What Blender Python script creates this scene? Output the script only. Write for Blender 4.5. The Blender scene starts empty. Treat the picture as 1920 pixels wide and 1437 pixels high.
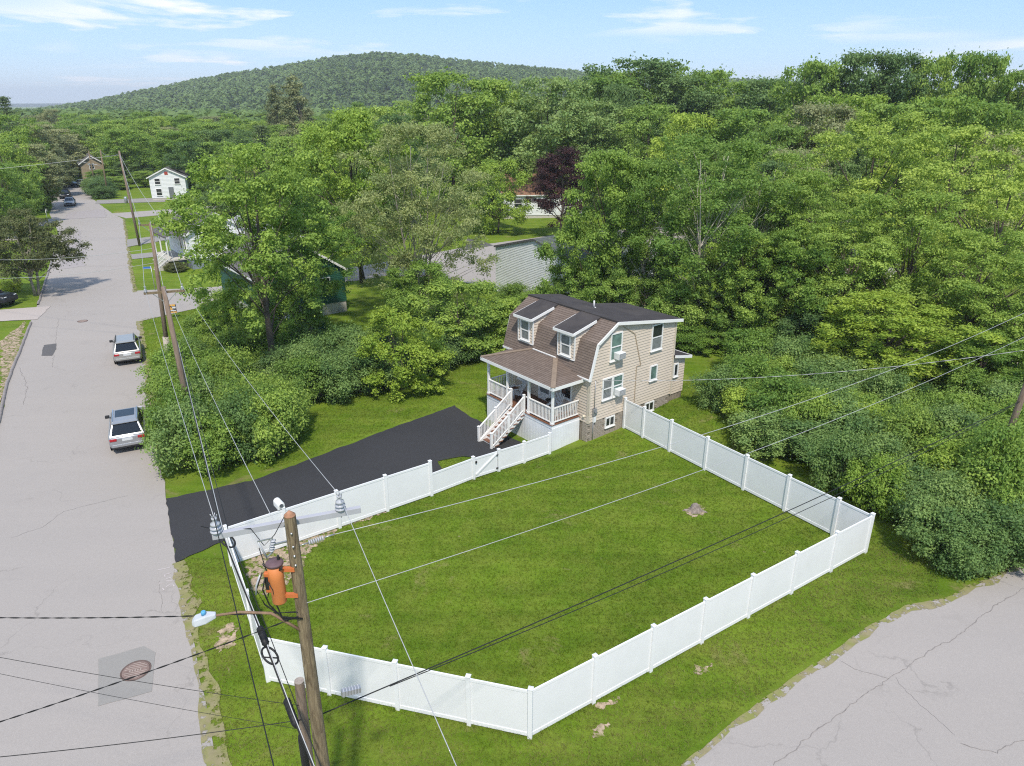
import bpy, bmesh, math, random
import numpy as np
from mathutils import Vector, Matrix, Quaternion, noise as mnoise

random.seed(7)
rad = math.radians
SC = bpy.context.scene
COL = SC.collection

# ------------------------------------------------------------------ camera, sky, sun, exposure
CAM_H, PITCH, FOC = 17.5, rad(21.5), 1330.0
cam_d = bpy.data.cameras.new('camera'); cam = bpy.data.objects.new('camera', cam_d); COL.objects.link(cam)
cam.location = (0, 0, CAM_H); cam.rotation_euler = (math.pi/2-PITCH, 0, 0)
cam_d.sensor_fit = 'HORIZONTAL'; cam_d.sensor_width = 36.0; cam_d.lens = 36.0*FOC/1920.0
cam_d.clip_start = 0.1; cam_d.clip_end = 30000
SC.camera = cam

SUN_EL = rad(55); SUN_AZ = math.atan2(0.13, -0.99)           # measured from +Y towards +X
SUNV = Vector((math.sin(SUN_AZ)*math.cos(SUN_EL), math.cos(SUN_AZ)*math.cos(SUN_EL), math.sin(SUN_EL)))
sd = bpy.data.lights.new('sun', 'SUN'); sd.energy = 3.1; sd.angle = rad(3.0); sd.color = (1.0, 0.93, 0.825)
so = bpy.data.objects.new('sun', sd); COL.objects.link(so); so.location = (30, -40, 80)
so.rotation_euler = SUNV.to_track_quat('Z', 'Y').to_euler()

W = bpy.data.worlds.new('World'); SC.world = W; W.use_nodes = True
wn = W.node_tree; wn.nodes.clear()
def wnode(t, **kw):
    n = wn.nodes.new(t)
    for k, v in kw.items(): setattr(n, k, v)
    return n
wo = wnode('ShaderNodeOutputWorld'); bg = wnode('ShaderNodeBackground'); bg.inputs['Strength'].default_value = 0.122
sky = wnode('ShaderNodeTexSky', sky_type='NISHITA', sun_disc=False, sun_elevation=SUN_EL, sun_rotation=SUN_AZ,
            altitude=150, air_density=1.0, dust_density=0.15, ozone_density=3.0)
tc = wnode('ShaderNodeTexCoord'); sp = wnode('ShaderNodeSeparateXYZ'); wn.links.new(tc.outputs['Generated'], sp.inputs[0])
def wmath(op, a, b=None, clamp=False):
    n = wnode('ShaderNodeMath', operation=op, use_clamp=clamp)
    for i, v in enumerate((a, b)):
        if v is None: continue
        if isinstance(v, (int, float)): n.inputs[i].default_value = v
        else: wn.links.new(v, n.inputs[i])
    return n.outputs[0]
zz = wmath('ADD', wmath('MAXIMUM', sp.outputs[2], 0.0), 0.055)
cu = wmath('DIVIDE', sp.outputs[0], zz); cv = wmath('DIVIDE', sp.outputs[1], zz)
cb = wnode('ShaderNodeCombineXYZ'); wn.links.new(wmath('MULTIPLY', cu, 0.85), cb.inputs[0]); wn.links.new(wmath('MULTIPLY', cv, 0.9), cb.inputs[1]); cb.inputs[2].default_value = 31.3
n1 = wnode('ShaderNodeTexNoise'); n1.inputs['Scale'].default_value = 0.7; n1.inputs['Detail'].default_value = 7; n1.inputs['Roughness'].default_value = 0.56; n1.inputs['Distortion'].default_value = 0.25
wn.links.new(cb.outputs[0], n1.inputs['Vector'])
rp = wnode('ShaderNodeValToRGB'); rp.color_ramp.elements[0].position = 0.50; rp.color_ramp.elements[1].position = 0.585
wn.links.new(n1.outputs['Fac'], rp.inputs[0])
n2 = wnode('ShaderNodeTexNoise'); n2.inputs['Scale'].default_value = 0.22; n2.inputs['Detail'].default_value = 3
wn.links.new(cb.outputs[0], n2.inputs['Vector'])
rp2 = wnode('ShaderNodeValToRGB'); rp2.color_ramp.elements[0].position = 0.44; rp2.color_ramp.elements[1].position = 0.58
wn.links.new(n2.outputs['Fac'], rp2.inputs[0])
cf = wmath('MULTIPLY', wmath('MULTIPLY', rp.outputs[0], rp2.outputs[0]), 0.9)
thin = wmath('ADD', wmath('MULTIPLY', n2.outputs['Fac'], 0.06), cf, clamp=True)
mx = wnode('ShaderNodeMix', data_type='RGBA'); wn.links.new(thin, mx.inputs['Factor'])
gr = wnode('ShaderNodeValToRGB'); ge = gr.color_ramp.elements
ge[0].position = 0.0; ge[0].color = (0.52, 0.62, 0.72, 1); ge[1].position = 1.0; ge[1].color = (0.14, 0.26, 0.50, 1)
for p_, c_ in ((0.05, (0.335, 0.51, 0.71)), (0.15, (0.19, 0.385, 0.675)), (0.40, (0.20, 0.34, 0.57))):
    e_ = ge.new(p_); e_.color = c_+(1,)
wn.links.new(sp.outputs[2], gr.inputs[0])
gs = wnode('ShaderNodeVectorMath', operation='SCALE'); wn.links.new(gr.outputs[0], gs.inputs[0]); gs.inputs['Scale'].default_value = 9.6
mg = wnode('ShaderNodeMix', data_type='RGBA'); mg.inputs['Factor'].default_value = 0.82
wn.links.new(sky.outputs[0], mg.inputs['A']); wn.links.new(gs.outputs[0], mg.inputs['B'])
wn.links.new(mg.outputs['Result'], mx.inputs['A']); mx.inputs['B'].default_value = (6.9, 6.9, 7.1, 1)
wn.links.new(mx.outputs['Result'], bg.inputs['Color']); wn.links.new(bg.outputs[0], wo.inputs[0])

vs = SC.view_settings
vs.view_transform = 'Standard'; vs.look = 'None'; vs.exposure = 0.55; vs.gamma = 1.0; vs.use_curve_mapping = False
cy = SC.cycles
cy.use_denoising = False; cy.filter_width = 1.15
cy.max_bounces = 6; cy.diffuse_bounces = 3; cy.glossy_bounces = 3; cy.transmission_bounces = 4; cy.transparent_max_bounces = 6; cy.volume_bounces = 0
cy.caustics_reflective = False; cy.caustics_refractive = False
cy.use_adaptive_sampling = False

# ------------------------------------------------------------------ measuring
ct, st_ = math.cos(PITCH), math.sin(PITCH)
def at(px, py, h=0.0):
    """point of the real place at height h, read off the photograph by triangulation"""
    u = (px-960)/FOC; v = (718.5-py)/FOC
    d = (u, ct+v*st_, -st_+v*ct); s = (h-CAM_H)/d[2]
    return Vector((d[0]*s, d[1]*s, h))
def spot(px, ytop, Y, h=None):
    """x and height of something whose top is at ytop and which stands at distance Y"""
    v = (718.5-ytop)/FOC; k = (-st_+v*ct)/(ct+v*st_); h = CAM_H+k*Y
    dep = Y*ct+(CAM_H-h)*st_
    return (px-960)/FOC*dep, h
def mper(px, Y): return px/FOC*(Y*ct+10*st_)

HC = Vector((4.18, 35.59, 0)); HA = rad(38.74)
E1 = Vector((math.cos(HA), math.sin(HA), 0)); E2 = Vector((-math.sin(HA), math.cos(HA), 0))
def sstep(a, b, x):
    t = min(1, max(0, (x-a)/(b-a))); return t*t*(3-2*t)
def gz(x, y):
    """ground height"""
    dx, dy = x-HC.x, y-HC.y
    s = dx*E1.x+dy*E1.y; t = dx*E2.x+dy*E2.y
    z = 0.5*sstep(2.0, 7.0, s)*sstep(-9, -2, t)*(1-sstep(14, 30, t))*(1-sstep(16, 30, s))
    z -= 0.36*math.exp(-(((s+2.6)/3.4)**2))*sstep(-.6, 1.3, t)*(1-sstep(6.5, 11, t))
    return z

# ------------------------------------------------------------------ materials
def mnew(name):
    m = bpy.data.materials.new(name); m.use_nodes = True
    nt = m.node_tree; return m, nt, nt.nodes['Principled BSDF']
def nd(nt, t, **kw):
    n = nt.nodes.new(t)
    for k, v in kw.items(): setattr(n, k, v)
    return n
def c4(c): return (c[0], c[1], c[2], 1)
def noise_n(nt, vec, scale, detail=4, rough=.55, dist=0):
    n = nd(nt, 'ShaderNodeTexNoise'); n.inputs['Scale'].default_value = scale; n.inputs['Detail'].default_value = detail
    n.inputs['Roughness'].default_value = rough; n.inputs['Distortion'].default_value = dist
    if vec is not None: nt.links.new(vec, n.inputs['Vector'])
    return n.outputs['Fac']
def ramp(nt, fac, lo, hi, a=(0,0,0), b=(1,1,1)):
    r = nd(nt, 'ShaderNodeValToRGB'); e = r.color_ramp.elements
    e[0].position = lo; e[1].position = hi; e[0].color = c4(a); e[1].color = c4(b)
    nt.links.new(fac, r.inputs[0]); return r.outputs[0]
def mixc(nt, fac, a, b, mode='MIX'):
    n = nd(nt, 'ShaderNodeMix', data_type='RGBA', blend_type=mode)
    for k, v in (('Factor', fac), ('A', a), ('B', b)):
        if isinstance(v, (int, float)): n.inputs[k].default_value = v
        elif isinstance(v, tuple): n.inputs[k].default_value = c4(v)
        else: nt.links.new(v, n.inputs[k])
    return n.outputs['Result']
def bump(nt, b, fac, strength, dist=.02):
    n = nd(nt, 'ShaderNodeBump'); n.inputs['Strength'].default_value = strength; n.inputs['Distance'].default_value = dist
    nt.links.new(fac, n.inputs['Height']); nt.links.new(n.outputs[0], b.inputs['Normal'])
MATS = {}
HUE = {}
def M(name, col, rough=.6, spec=.3, metal=0., var=.12, scale=3., bmp=0., bscale=40., coord='Object', col2=None, dirt=None, holes=None):
    if name in MATS: return MATS[name]
    m, nt, b = mnew(name)
    if coord == 'Position': vec = nd(nt, 'ShaderNodeNewGeometry').outputs['Position']
    else: vec = nd(nt, 'ShaderNodeTexCoord').outputs['Object']
    f = ramp(nt, noise_n(nt, vec, scale, 6), .3, .7)
    a = tuple(x*(1-var) for x in col); c = col2 if col2 else tuple(min(1, x*(1+var)) for x in col)
    cc = mixc(nt, f, a, c)
    if dirt:
        f2 = ramp(nt, noise_n(nt, vec, dirt[1], 5), dirt[2], dirt[2]+.18)
        cc = mixc(nt, f2, cc, dirt[0])
    nt.links.new(cc, b.inputs['Base Color'])
    if holes:
        al = ramp(nt, noise_n(nt, vec, holes[0], 5, .7), holes[1]-.03, holes[1]+.03); nt.links.new(al, b.inputs['Alpha'])
    b.inputs['Roughness'].default_value = rough; b.inputs['Specular IOR Level'].default_value = spec; b.inputs['Metallic'].default_value = metal
    if bmp: bump(nt, b, noise_n(nt, vec, bscale, 4), bmp)
    MATS[name] = m; return m
def leafmat(name, dark, light, rand=.24, trans=.37, rough=.55, gain=3.05):
    dark, light = [(c[0]*gain*1.16, c[1]*gain*.94, c[2]*gain*1.12) for c in (dark, light)]
    if name in MATS: return MATS[name]
    m, nt, b = mnew(name)
    at_ = nd(nt, 'ShaderNodeAttribute', attribute_name='tint'); oi = nd(nt, 'ShaderNodeObjectInfo')
    c = mixc(nt, at_.outputs['Fac'], dark, light)
    hs = nd(nt, 'ShaderNodeHueSaturation'); nt.links.new(c, hs.inputs['Color'])
    mr = nd(nt, 'ShaderNodeMapRange'); nt.links.new(oi.outputs['Random'], mr.inputs[0]); mr.inputs[3].default_value = 1-rand; mr.inputs[4].default_value = 1+rand
    nt.links.new(mr.outputs[0], hs.inputs['Value'])
    mr2 = nd(nt, 'ShaderNodeMapRange'); nt.links.new(oi.outputs['Random'], mr2.inputs[0]); mr2.inputs[3].default_value = .515; mr2.inputs[4].default_value = .485
    nt.links.new(mr2.outputs[0], hs.inputs['Hue'])
    nt.links.new(hs.outputs[0], b.inputs['Base Color']); b.inputs['Roughness'].default_value = rough; b.inputs['Specular IOR Level'].default_value = .22
    tr = nd(nt, 'ShaderNodeBsdfTranslucent'); br = mixc(nt, .5, hs.outputs[0], (min(1,light[0]*1.3), min(1,light[1]*1.25), light[2]*.8))
    nt.links.new(br, tr.inputs['Color'])
    ms = nd(nt, 'ShaderNodeMixShader'); ms.inputs[0].default_value = trans
    nt.links.new(b.outputs[0], ms.inputs[1]); nt.links.new(tr.outputs[0], ms.inputs[2])
    nt.links.new(ms.outputs[0], nt.nodes['Material Output'].inputs['Surface'])
    MATS[name] = m; return m

# ------------------------------------------------------------------ mesh building
class MB:
    def __init__(s): s.v = []; s.f = []; s.uv = []; s.sm = []
    def add(s, vs, fs, uv=None, smooth=False):
        o = len(s.v); s.v += [tuple(p) for p in vs]
        for i, f in enumerate(fs):
            s.f.append(tuple(o+k for k in f)); s.sm.append(smooth)
            s.uv.append(uv[i] if uv else None)
        return s
    def box(s, x0, x1, y0, y1, z0, z1, mat=None):
        vs = [(x0,y0,z0),(x1,y0,z0),(x1,y1,z0),(x0,y1,z0),(x0,y0,z1),(x1,y0,z1),(x1,y1,z1),(x0,y1,z1)]
        if mat is not None: vs = [mat @ Vector(v) for v in vs]
        return s.add(vs, [(0,3,2,1),(4,5,6,7),(0,1,5,4),(1,2,6,5),(2,3,7,6),(3,0,4,7)])
    def bar(s, a, b, w, h, up=(0,0,1)):
        """box from a to b, w wide, h high about the centre line"""
        a = Vector(a); b = Vector(b); d = (b-a); L = d.length; d.normalize(); up = Vector(up)
        r = d.cross(up)
        if r.length < 1e-4: r = d.cross(Vector((1,0,0)))
        r.normalize(); u = r.cross(d)
        vs = [a+r*(i*w/2)+u*(j*h/2) for i, j in ((-1,-1),(1,-1),(1,1),(-1,1))]+[b+r*(i*w/2)+u*(j*h/2) for i, j in ((-1,-1),(1,-1),(1,1),(-1,1))]
        return s.add(vs, [(0,3,2,1),(4,5,6,7),(0,1,5,4),(1,2,6,5),(2,3,7,6),(3,0,4,7)][:] )
    def tube(s, pts, r, n=8, caps=True, smooth=True):
        pts = [Vector(p) for p in pts]; k = len(pts)
        rs = r if isinstance(r, (list, tuple)) else [r]*k
        vs = []; fs = []
        ref = Vector((0,0,1))
        d0 = (pts[1]-pts[0]).normalized()
        if abs(d0.dot(ref)) > .95: ref = Vector((1,0,0))
        for i, p in enumerate(pts):
            d = (pts[min(i+1,k-1)]-pts[max(i-1,0)]).normalized()
            a = d.cross(ref)
            if a.length < 1e-3: a = d.cross(Vector((0,1,0)))
            a.normalize(); b = d.cross(a); ref = -b if False else ref
            for j in range(n):
                t = 2*math.pi*j/n; vs.append(p+(a*math.cos(t)+b*math.sin(t))*rs[i])
        for i in range(k-1):
            for j in range(n):
                fs.append((i*n+j, i*n+(j+1)%n, (i+1)*n+(j+1)%n, (i+1)*n+j))
        s.add(vs, fs, smooth=smooth)
        if caps:
            o = len(s.v)-len(vs)
            s.f.append(tuple(o+j for j in range(n))[::-1]); s.sm.append(False); s.uv.append(None)
            s.f.append(tuple(o+(k-1)*n+j for j in range(n))); s.sm.append(False); s.uv.append(None)
        return s
    def lathe(s, prof, n=12, c=(0,0,0), axis=None):
        """profile of (radius, height) turned about z (or about axis) at c"""
        q = Vector(axis).to_track_quat('Z','Y') if axis else Quaternion()
        c = Vector(c); vs = []; fs = []
        for r, h in prof:
            for j in range(n):
                t = 2*math.pi*j/n; vs.append(c+q @ Vector((r*math.cos(t), r*math.sin(t), h)))
        for i in range(len(prof)-1):
            for j in range(n): fs.append((i*n+j, i*n+(j+1)%n, (i+1)*n+(j+1)%n, (i+1)*n+j))
        s.add(vs, fs, smooth=True); o = len(s.v)-len(vs)
        s.f.append(tuple(o+j for j in range(n))[::-1]); s.sm.append(False); s.uv.append(None)
        s.f.append(tuple(o+(len(prof)-1)*n+j for j in range(n))); s.sm.append(False); s.uv.append(None)
        return s
    def prism(s, poly, fn0, fn1):
        n = len(poly); vs = [fn0(*p) for p in poly]+[fn1(*p) for p in poly]
        fs = [tuple(range(n))[::-1], tuple(range(n, 2*n))]+[(i, (i+1)%n, n+(i+1)%n, n+i) for i in range(n)]
        return s.add(vs, fs)
    def mesh(s, name):
        me = bpy.data.meshes.new(name); me.from_pydata(s.v, [], s.f)
        if any(s.sm): me.polygons.foreach_set('use_smooth', s.sm)
        if any(u is not None for u in s.uv):
            ul = me.uv_layers.new(name='UVMap')
            for p, u in zip(me.polygons, s.uv):
                if u is None: continue
                for k, li in enumerate(p.loop_indices): ul.data[li].uv = u[k]
        me.update(); return me
    def build(s, name, mat, parent=None, fix=True, bevel=0):
        me = s.mesh(name)
        if fix:
            bm = bmesh.new(); bm.from_mesh(me); bmesh.ops.recalc_face_normals(bm, faces=bm.faces); bm.to_mesh(me); bm.free()
        o = bpy.data.objects.new(name, me); COL.objects.link(o)
        if mat: me.materials.append(mat)
        if parent: o.parent = parent
        if bevel:
            b = o.modifiers.new('edge', 'BEVEL'); b.width = bevel; b.segments = 2; b.limit_method = 'ANGLE'
        return o
def tag(o, label=None, cat=None, group=None, kind=None):
    if label: o['label'] = label
    if cat: o['category'] = cat
    if group: o['group'] = group
    if kind: o['kind'] = kind
    return o
def empty(name, loc=(0,0,0), rz=0., label=None, cat=None, group=None):
    o = bpy.data.objects.new(name, None); COL.objects.link(o); o.location = loc; o.rotation_euler = (0,0,rz)
    o.empty_display_size = .2
    return tag(o, label, cat, group)
def copy_tree(o, parent=None):
    c = o.copy(); COL.objects.link(c); c.parent = parent
    for ch in o.children: copy_tree(ch, c)
    return c
def link(name, me, mat, parent=None):
    o = bpy.data.objects.new(name, me); COL.objects.link(o)
    if mat and not me.materials: me.materials.append(mat)
    if parent: o.parent = parent
    return o

# ------------------------------------------------------------------ ground, roads, lawns
def inpoly(x, y, P):
    c = False; n = len(P); j = n-1
    for i in range(n):
        xi, yi = P[i][0], P[i][1]; xj, yj = P[j][0], P[j][1]
        if (yi > y) != (yj > y) and x < (xj-xi)*(y-yi)/(yj-yi)+xi: c = not c
        j = i
    return c
def inpoly_np(x, y, P):
    c = np.zeros(len(x), bool); n = len(P); j = n-1
    for i in range(n):
        xi, yi = P[i][0], P[i][1]; xj, yj = P[j][0], P[j][1]
        if yi != yj:
            c ^= ((yi > y) != (yj > y)) & (x < (xj-xi)*(y-yi)/(yj-yi)+xi)
        j = i
    return c
def rough_edge(P, step=.5, amp=.08, seed=0, freq=1.3, closed=True):
    out = []; n = len(P)
    for i in range(n if closed else n-1):
        a = Vector((P[i][0], P[i][1])); b = Vector((P[(i+1)%n][0], P[(i+1)%n][1])); L = (b-a).length
        k = max(1, int(L/step)); nrm = Vector((-(b-a).y, (b-a).x)); nrm.normalize() if nrm.length else None
        for j in range(k):
            p = a.lerp(b, j/k); d = 0 if j == 0 else amp*(mnoise.noise((p.x*freq, p.y*freq, seed))+.6*mnoise.noise((p.x*freq*3.1, p.y*freq*3.1, seed+9)))
            out.append((p.x+nrm.x*d, p.y+nrm.y*d))
    if not closed: out.append((P[-1][0], P[-1][1]))
    return out
def sheet(name, P, lift, mat, label, cat, grid=2.0, kind='structure', far=None, thick=None):
    bm = bmesh.new(); vs = [bm.verts.new((p[0], p[1], 0)) for p in P]
    f = bm.faces.new(vs); bmesh.ops.triangulate(bm, faces=[f])
    x0 = min(p[0] for p in P); x1 = max(p[0] for p in P); y0 = min(p[1] for p in P); y1 = max(p[1] for p in P)
    if grid:
        for ax, lo, hi in ((0, x0, x1), (1, y0, y1)):
            g = max(grid, (hi-lo)/60); t = math.ceil(lo/g)*g
            while t < hi:
                co = (t,0,0) if ax == 0 else (0,t,0); no = (1,0,0) if ax == 0 else (0,1,0)
                bmesh.ops.bisect_plane(bm, geom=bm.verts[:]+bm.edges[:]+bm.faces[:], plane_co=co, plane_no=no); t += g
    for v in bm.verts: v.co.z = gz(v.co.x, v.co.y)+lift
    bmesh.ops.recalc_face_normals(bm, faces=bm.faces)
    if bm.faces and sum(fc.normal.z for fc in bm.faces) < 0: bmesh.ops.reverse_faces(bm, faces=bm.faces)
    me = bpy.data.meshes.new(name); bm.to_mesh(me); bm.free(); me.materials.append(mat)
    o = bpy.data.objects.new(name, me); COL.objects.link(o); return tag(o, label, cat, kind=kind)

# lawn colour: one function of place, shared by the ground and the blades
def lawn_nodes(nt, pos, gain=1.0):
    big = ramp(nt, noise_n(nt, pos, .16, 4, .6), .35, .66)
    mid = ramp(nt, noise_n(nt, pos, .75, 5, .65, .4), .40, .64)
    fine = noise_n(nt, pos, 9.0, 4, .7)
    c = mixc(nt, big, (.128*gain, .222*gain, .016*gain), (.205*gain, .312*gain, .026*gain))
    c = mixc(nt, mixc(nt, .5, (0,0,0), mid), c, (.270*gain, .310*gain, .052*gain))
    mpp = nd(nt, 'ShaderNodeMapping'); mpp.inputs['Rotation'].default_value = (0, 0, -rad(33)); mpp.inputs['Scale'].default_value = (.10, 1.5, 1); nt.links.new(pos, mpp.inputs[0])
    mow = ramp(nt, noise_n(nt, mpp.outputs[0], 1.0, 3, .5), .40, .60)
    c = mixc(nt, mow, mixc(nt, .20, c, (.02, .06, .0)), c)
    c = mixc(nt, ramp(nt, fine, .35, .75), mixc(nt, .30, c, (0,0,0)), c)
    return c, fine
m, nt, b = mnew('lawn_ground'); pos = nd(nt, 'ShaderNodeNewGeometry').outputs['Position']
c, fine = lawn_nodes(nt, pos, .95)
dry = ramp(nt, noise_n(nt, pos, .42, 6, .7, .6), .60, .74)
c = mixc(nt, dry, c, (.26, .21, .10))
soil = ramp(nt, noise_n(nt, pos, 1.1, 6, .75, .5), .66, .74)
c = mixc(nt, soil, c, (.34, .26, .17))
nt.links.new(c, b.inputs['Base Color']); b.inputs['Roughness'].default_value = .9; b.inputs['Specular IOR Level'].default_value = .1
bump(nt, b, noise_n(nt, pos, 22, 5, .75), .9, .05); MATS['lawn_ground'] = m

def axis_coords(lo, hi, a, b_, step, grow=1.25):
    c = list(np.arange(a, b_+.01, step)); s = step
    while c[-1] < hi: s *= grow; c.append(c[-1]+s)
    s = step
    while c[0] > lo: s *= grow; c.insert(0, c[0]-s)
    return c
gx = axis_coords(-7000, 7000, -34, 34, 1.0); gy = axis_coords(-300, 7500, 8, 76, 1.0)
gv = [(x, y, gz(x, y)) for y in gy for x in gx]; nx = len(gx)
gf = [(j*nx+i, j*nx+i+1, (j+1)*nx+i+1, (j+1)*nx+i) for j in range(len(gy)-1) for i in range(nx-1)]
tag(MB().add(gv, gf, smooth=True).build('ground', MATS['lawn_ground'], fix=False), 'grassy ground reaching from the verges to the woods', 'ground', kind='structure')

# --- asphalt
def asphalt(name, col, cold, warm, crack=.32, scale=1.0, stain=.35, lane=None):
    m, nt, b = mnew(name); pos = nd(nt, 'ShaderNodeNewGeometry').outputs['Position']
    big = ramp(nt, noise_n(nt, pos, .12*scale, 5, .6, .5), .32, .68)
    c = mixc(nt, big, cold, warm)
    if lane is not None:
        lm = nd(nt, 'ShaderNodeMapping'); lm.inputs['Rotation'].default_value = (0, 0, -rad(lane)); lm.inputs['Scale'].default_value = (.035, .62, 1); nt.links.new(pos, lm.inputs[0])
        lf_ = ramp(nt, noise_n(nt, lm.outputs[0], 1.0, 5, .6), .36, .64); c = mixc(nt, lf_, mixc(nt, .13, c, (.12, .115, .115)), c)
    sp_ = noise_n(nt, pos, 55, 3, .8); c = mixc(nt, .6, c, mixc(nt, ramp(nt, sp_, .3, .72), tuple(x*.62 for x in col), tuple(min(1, x*1.35) for x in col)))
    sp2 = noise_n(nt, pos, 14, 4, .75); c = mixc(nt, mixc(nt, .4, (0,0,0), ramp(nt, sp2, .35, .7)), c, tuple(x*.78 for x in col))
    st2 = ramp(nt, noise_n(nt, pos, .55, 6, .7, .8), .58, .76); c = mixc(nt, mixc(nt, stain, (0,0,0), st2), c, tuple(x*.62 for x in col))
    if crack:
        wv = nd(nt, 'ShaderNodeVectorMath', operation='ADD'); nt.links.new(pos, wv.inputs[0])
        nz = nd(nt, 'ShaderNodeTexNoise'); nz.inputs['Scale'].default_value = .9; nz.inputs['Detail'].default_value = 5; nt.links.new(pos, nz.inputs['Vector'])
        sc_ = nd(nt, 'ShaderNodeVectorMath', operation='SCALE'); nt.links.new(nz.outputs['Color'], sc_.inputs[0]); sc_.inputs['Scale'].default_value = 1.6
        nt.links.new(sc_.outputs[0], wv.inputs[1])
        vo = nd(nt, 'ShaderNodeTexVoronoi', feature='DISTANCE_TO_EDGE'); vo.inputs['Scale'].default_value = .17; nt.links.new(wv.outputs[0], vo.inputs['Vector'])
        ck = ramp(nt, vo.outputs['Distance'], .0, .006, (1,1,1), (0,0,0))
        msk = ramp(nt, noise_n(nt, pos, .3, 3), .45, .6)
        c = mixc(nt, mixc(nt, 1.0, mixc(nt, crack, (0,0,0), ck), msk, 'MULTIPLY'), c, tuple(x*.35 for x in col))
    nt.links.new(c, b.inputs['Base Color']); b.inputs['Roughness'].default_value = .88; b.inputs['Specular IOR Level'].default_value = .2
    bump(nt, b, sp_, .5, .01); MATS[name] = m; return m
A_ROAD = asphalt('old_asphalt', (.366, .333, .306), (.346, .320, .299), (.392, .354, .322), lane=120)
A_FRONT = asphalt('old_front_asphalt', (.366, .333, .306), (.346, .320, .299), (.392, .354, .322), lane=31)
A_DARK = asphalt('fresh_asphalt', (.042, .042, .045), (.033, .033, .036), (.056, .055, .057), crack=0, stain=.45)
A_PATCH = asphalt('patch_asphalt', (.285, .270, .250), (.275, .264, .246), (.30, .282, .260), crack=0)
A_PATCH3 = asphalt('faded_patch', (.35, .315, .305), (.335, .31, .302), (.365, .325, .31), crack=0)
A_PATCH2 = asphalt('tar_patch', (.12, .115, .115), (.11, .107, .107), (.135, .13, .13), crack=0)
A_SIDE = asphalt('side_asphalt', (.44, .385, .352), (.42, .375, .347), (.47, .415, .372))
SAND = M('sandy_edge', (.255, .225, .125), .95, .1, var=.12, scale=3, coord='Position', dirt=((.21,.22,.07), 1.6, .44), holes=(2.6, .46))
SOIL = M('bare_soil', (.40, .31, .225), .95, .1, var=.3, scale=5, bmp=.8, bscale=45, coord='Position', dirt=((.14,.17,.03), 1.8, .50), holes=(4.0, .46))

def g2(px, py): p = at(px, py); return (p.x, p.y)
RD = Vector((-.5, .866))
road_r = [(-1.0, 1.5), (-8.4, 14.7), (-10.6, 18.8), (-13.75, 24.3), (-18.5, 33.2), (-23.3, 42.2), (-32.2, 59.0)]
road_r2 = [(-37.6, 69.0), g2(244, 500), g2(238, 450), g2(232, 412)]
road_r3 = [g2(210, 400), g2(190, 386), g2(172, 372), g2(168, 352)]
road_l = [g2(128, 340), g2(98, 352), g2(95, 372), g2(98, 388), g2(93, 402), g2(108, 433), g2(113, 445), (-51.0, 77.0), (-40.8, 57.6), (-33.7, 44.1), (-30.2, 38.2), (-22.4, 24.0), (-9.5, 1.5)]
street = rough_edge(road_r+road_r2+road_r3+road_l, .8, .10, 1)
sheet('street', street, .022, A_ROAD, 'weathered pale grey asphalt street running past the corner lot', 'street')
side = rough_edge([(-32.6, 58.2), (-27.9, 64.6), (-20.6, 70.6), (-13.6, 76.4), (-6.5, 75.0), (-1.75, 69.6), (4.2, 76.5), (20, 88), (60, 108), (60, 118), (30, 112), (6.5, 102.7), (2.2, 99), (-5.3, 93.8), (-16, 82.5), (-24, 76.2), (-30.5, 71.2), (-38.2, 69.6)], .8, .12, 2)
sheet('side_street', side, .026, A_ROAD, 'pale side street branching off beside the green house', 'street')
cross = rough_edge([g2(236, 410), g2(342, 400), g2(520, 385), g2(520, 378), g2(342, 391), g2(207, 401)], 1.0, .12, 3)
sheet('cross_street', cross, .026, A_ROAD, 'pale cross street beyond the lawns of the white house', 'street')
cl = rough_edge([g2(116, 420), g2(74, 425), g2(-60, 440), g2(-60, 425), g2(70, 411), g2(106, 411)], 1.0, .12, 4)
sheet('cross_street', cl, .026, A_ROAD, 'cross street leading off behind the bronze leaved tree', 'street')
front = rough_edge([(-3, 8.2), (5.0, 14.9), (7.6, 16.9), (12.1, 20.0), (14.7, 21.6), (16.4, 22.0), (21.1, 24.4), (60, 47.5), (64, 38), (24, 13.0), (9.5, 3.0), (2, 1.0)], .7, .12, 5)
sheet('front_street', front, .022, A_FRONT, 'cracked pale asphalt road passing in front of the thicket', 'street')
drv = rough_edge([(-16.45, 29.35), (-13.75, 24.3), (-12.3, 25.95), (-3.3, 31.2), (-3.9, 33.2), (-2.6, 33.9), (-.6, 33.6), (.6, 35.9), (-1.5, 38.4), (-3.6, 40.9), (-11.1, 32.9), (-12.8, 31.2)], .25, .11, 6)
sheet('driveway', drv, .044, A_DARK, 'fresh black asphalt driveway leading up to the porch stairs', 'driveway', grid=1.0)
# sandy strips between the asphalt and the grass
def strip(name, line, w0, w1, lift, mat, label, cat, seed):
    pl = rough_edge(line, .35, .10, seed, closed=False); left = []; right = []
    for i, p in enumerate(pl):
        a = Vector(pl[max(0, i-1)]); b_ = Vector(pl[min(len(pl)-1, i+1)]); d = (b_-a).normalized(); n_ = Vector((-d.y, d.x))
        k = .5+.5*mnoise.noise((p[0]*.7, p[1]*.7, seed+3.3)); k2 = .5+.5*mnoise.noise((p[0]*.9+7, p[1]*.9, seed+5.3))
        left.append((p[0]+n_.x*w0*k, p[1]+n_.y*w0*k)); right.append((p[0]-n_.x*w1*k2, p[1]-n_.y*w1*k2))
    bm_ = MB(); v = [(x, y, gz(x, y)+lift) for x, y in left]+[(x, y, gz(x, y)+lift) for x, y in right]; n = len(left)
    bm_.add(v, [(i, i+1, n+i+1, n+i) for i in range(n-1)])
    o = bm_.build(name, mat); return tag(o, label, cat, kind='structure')
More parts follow.
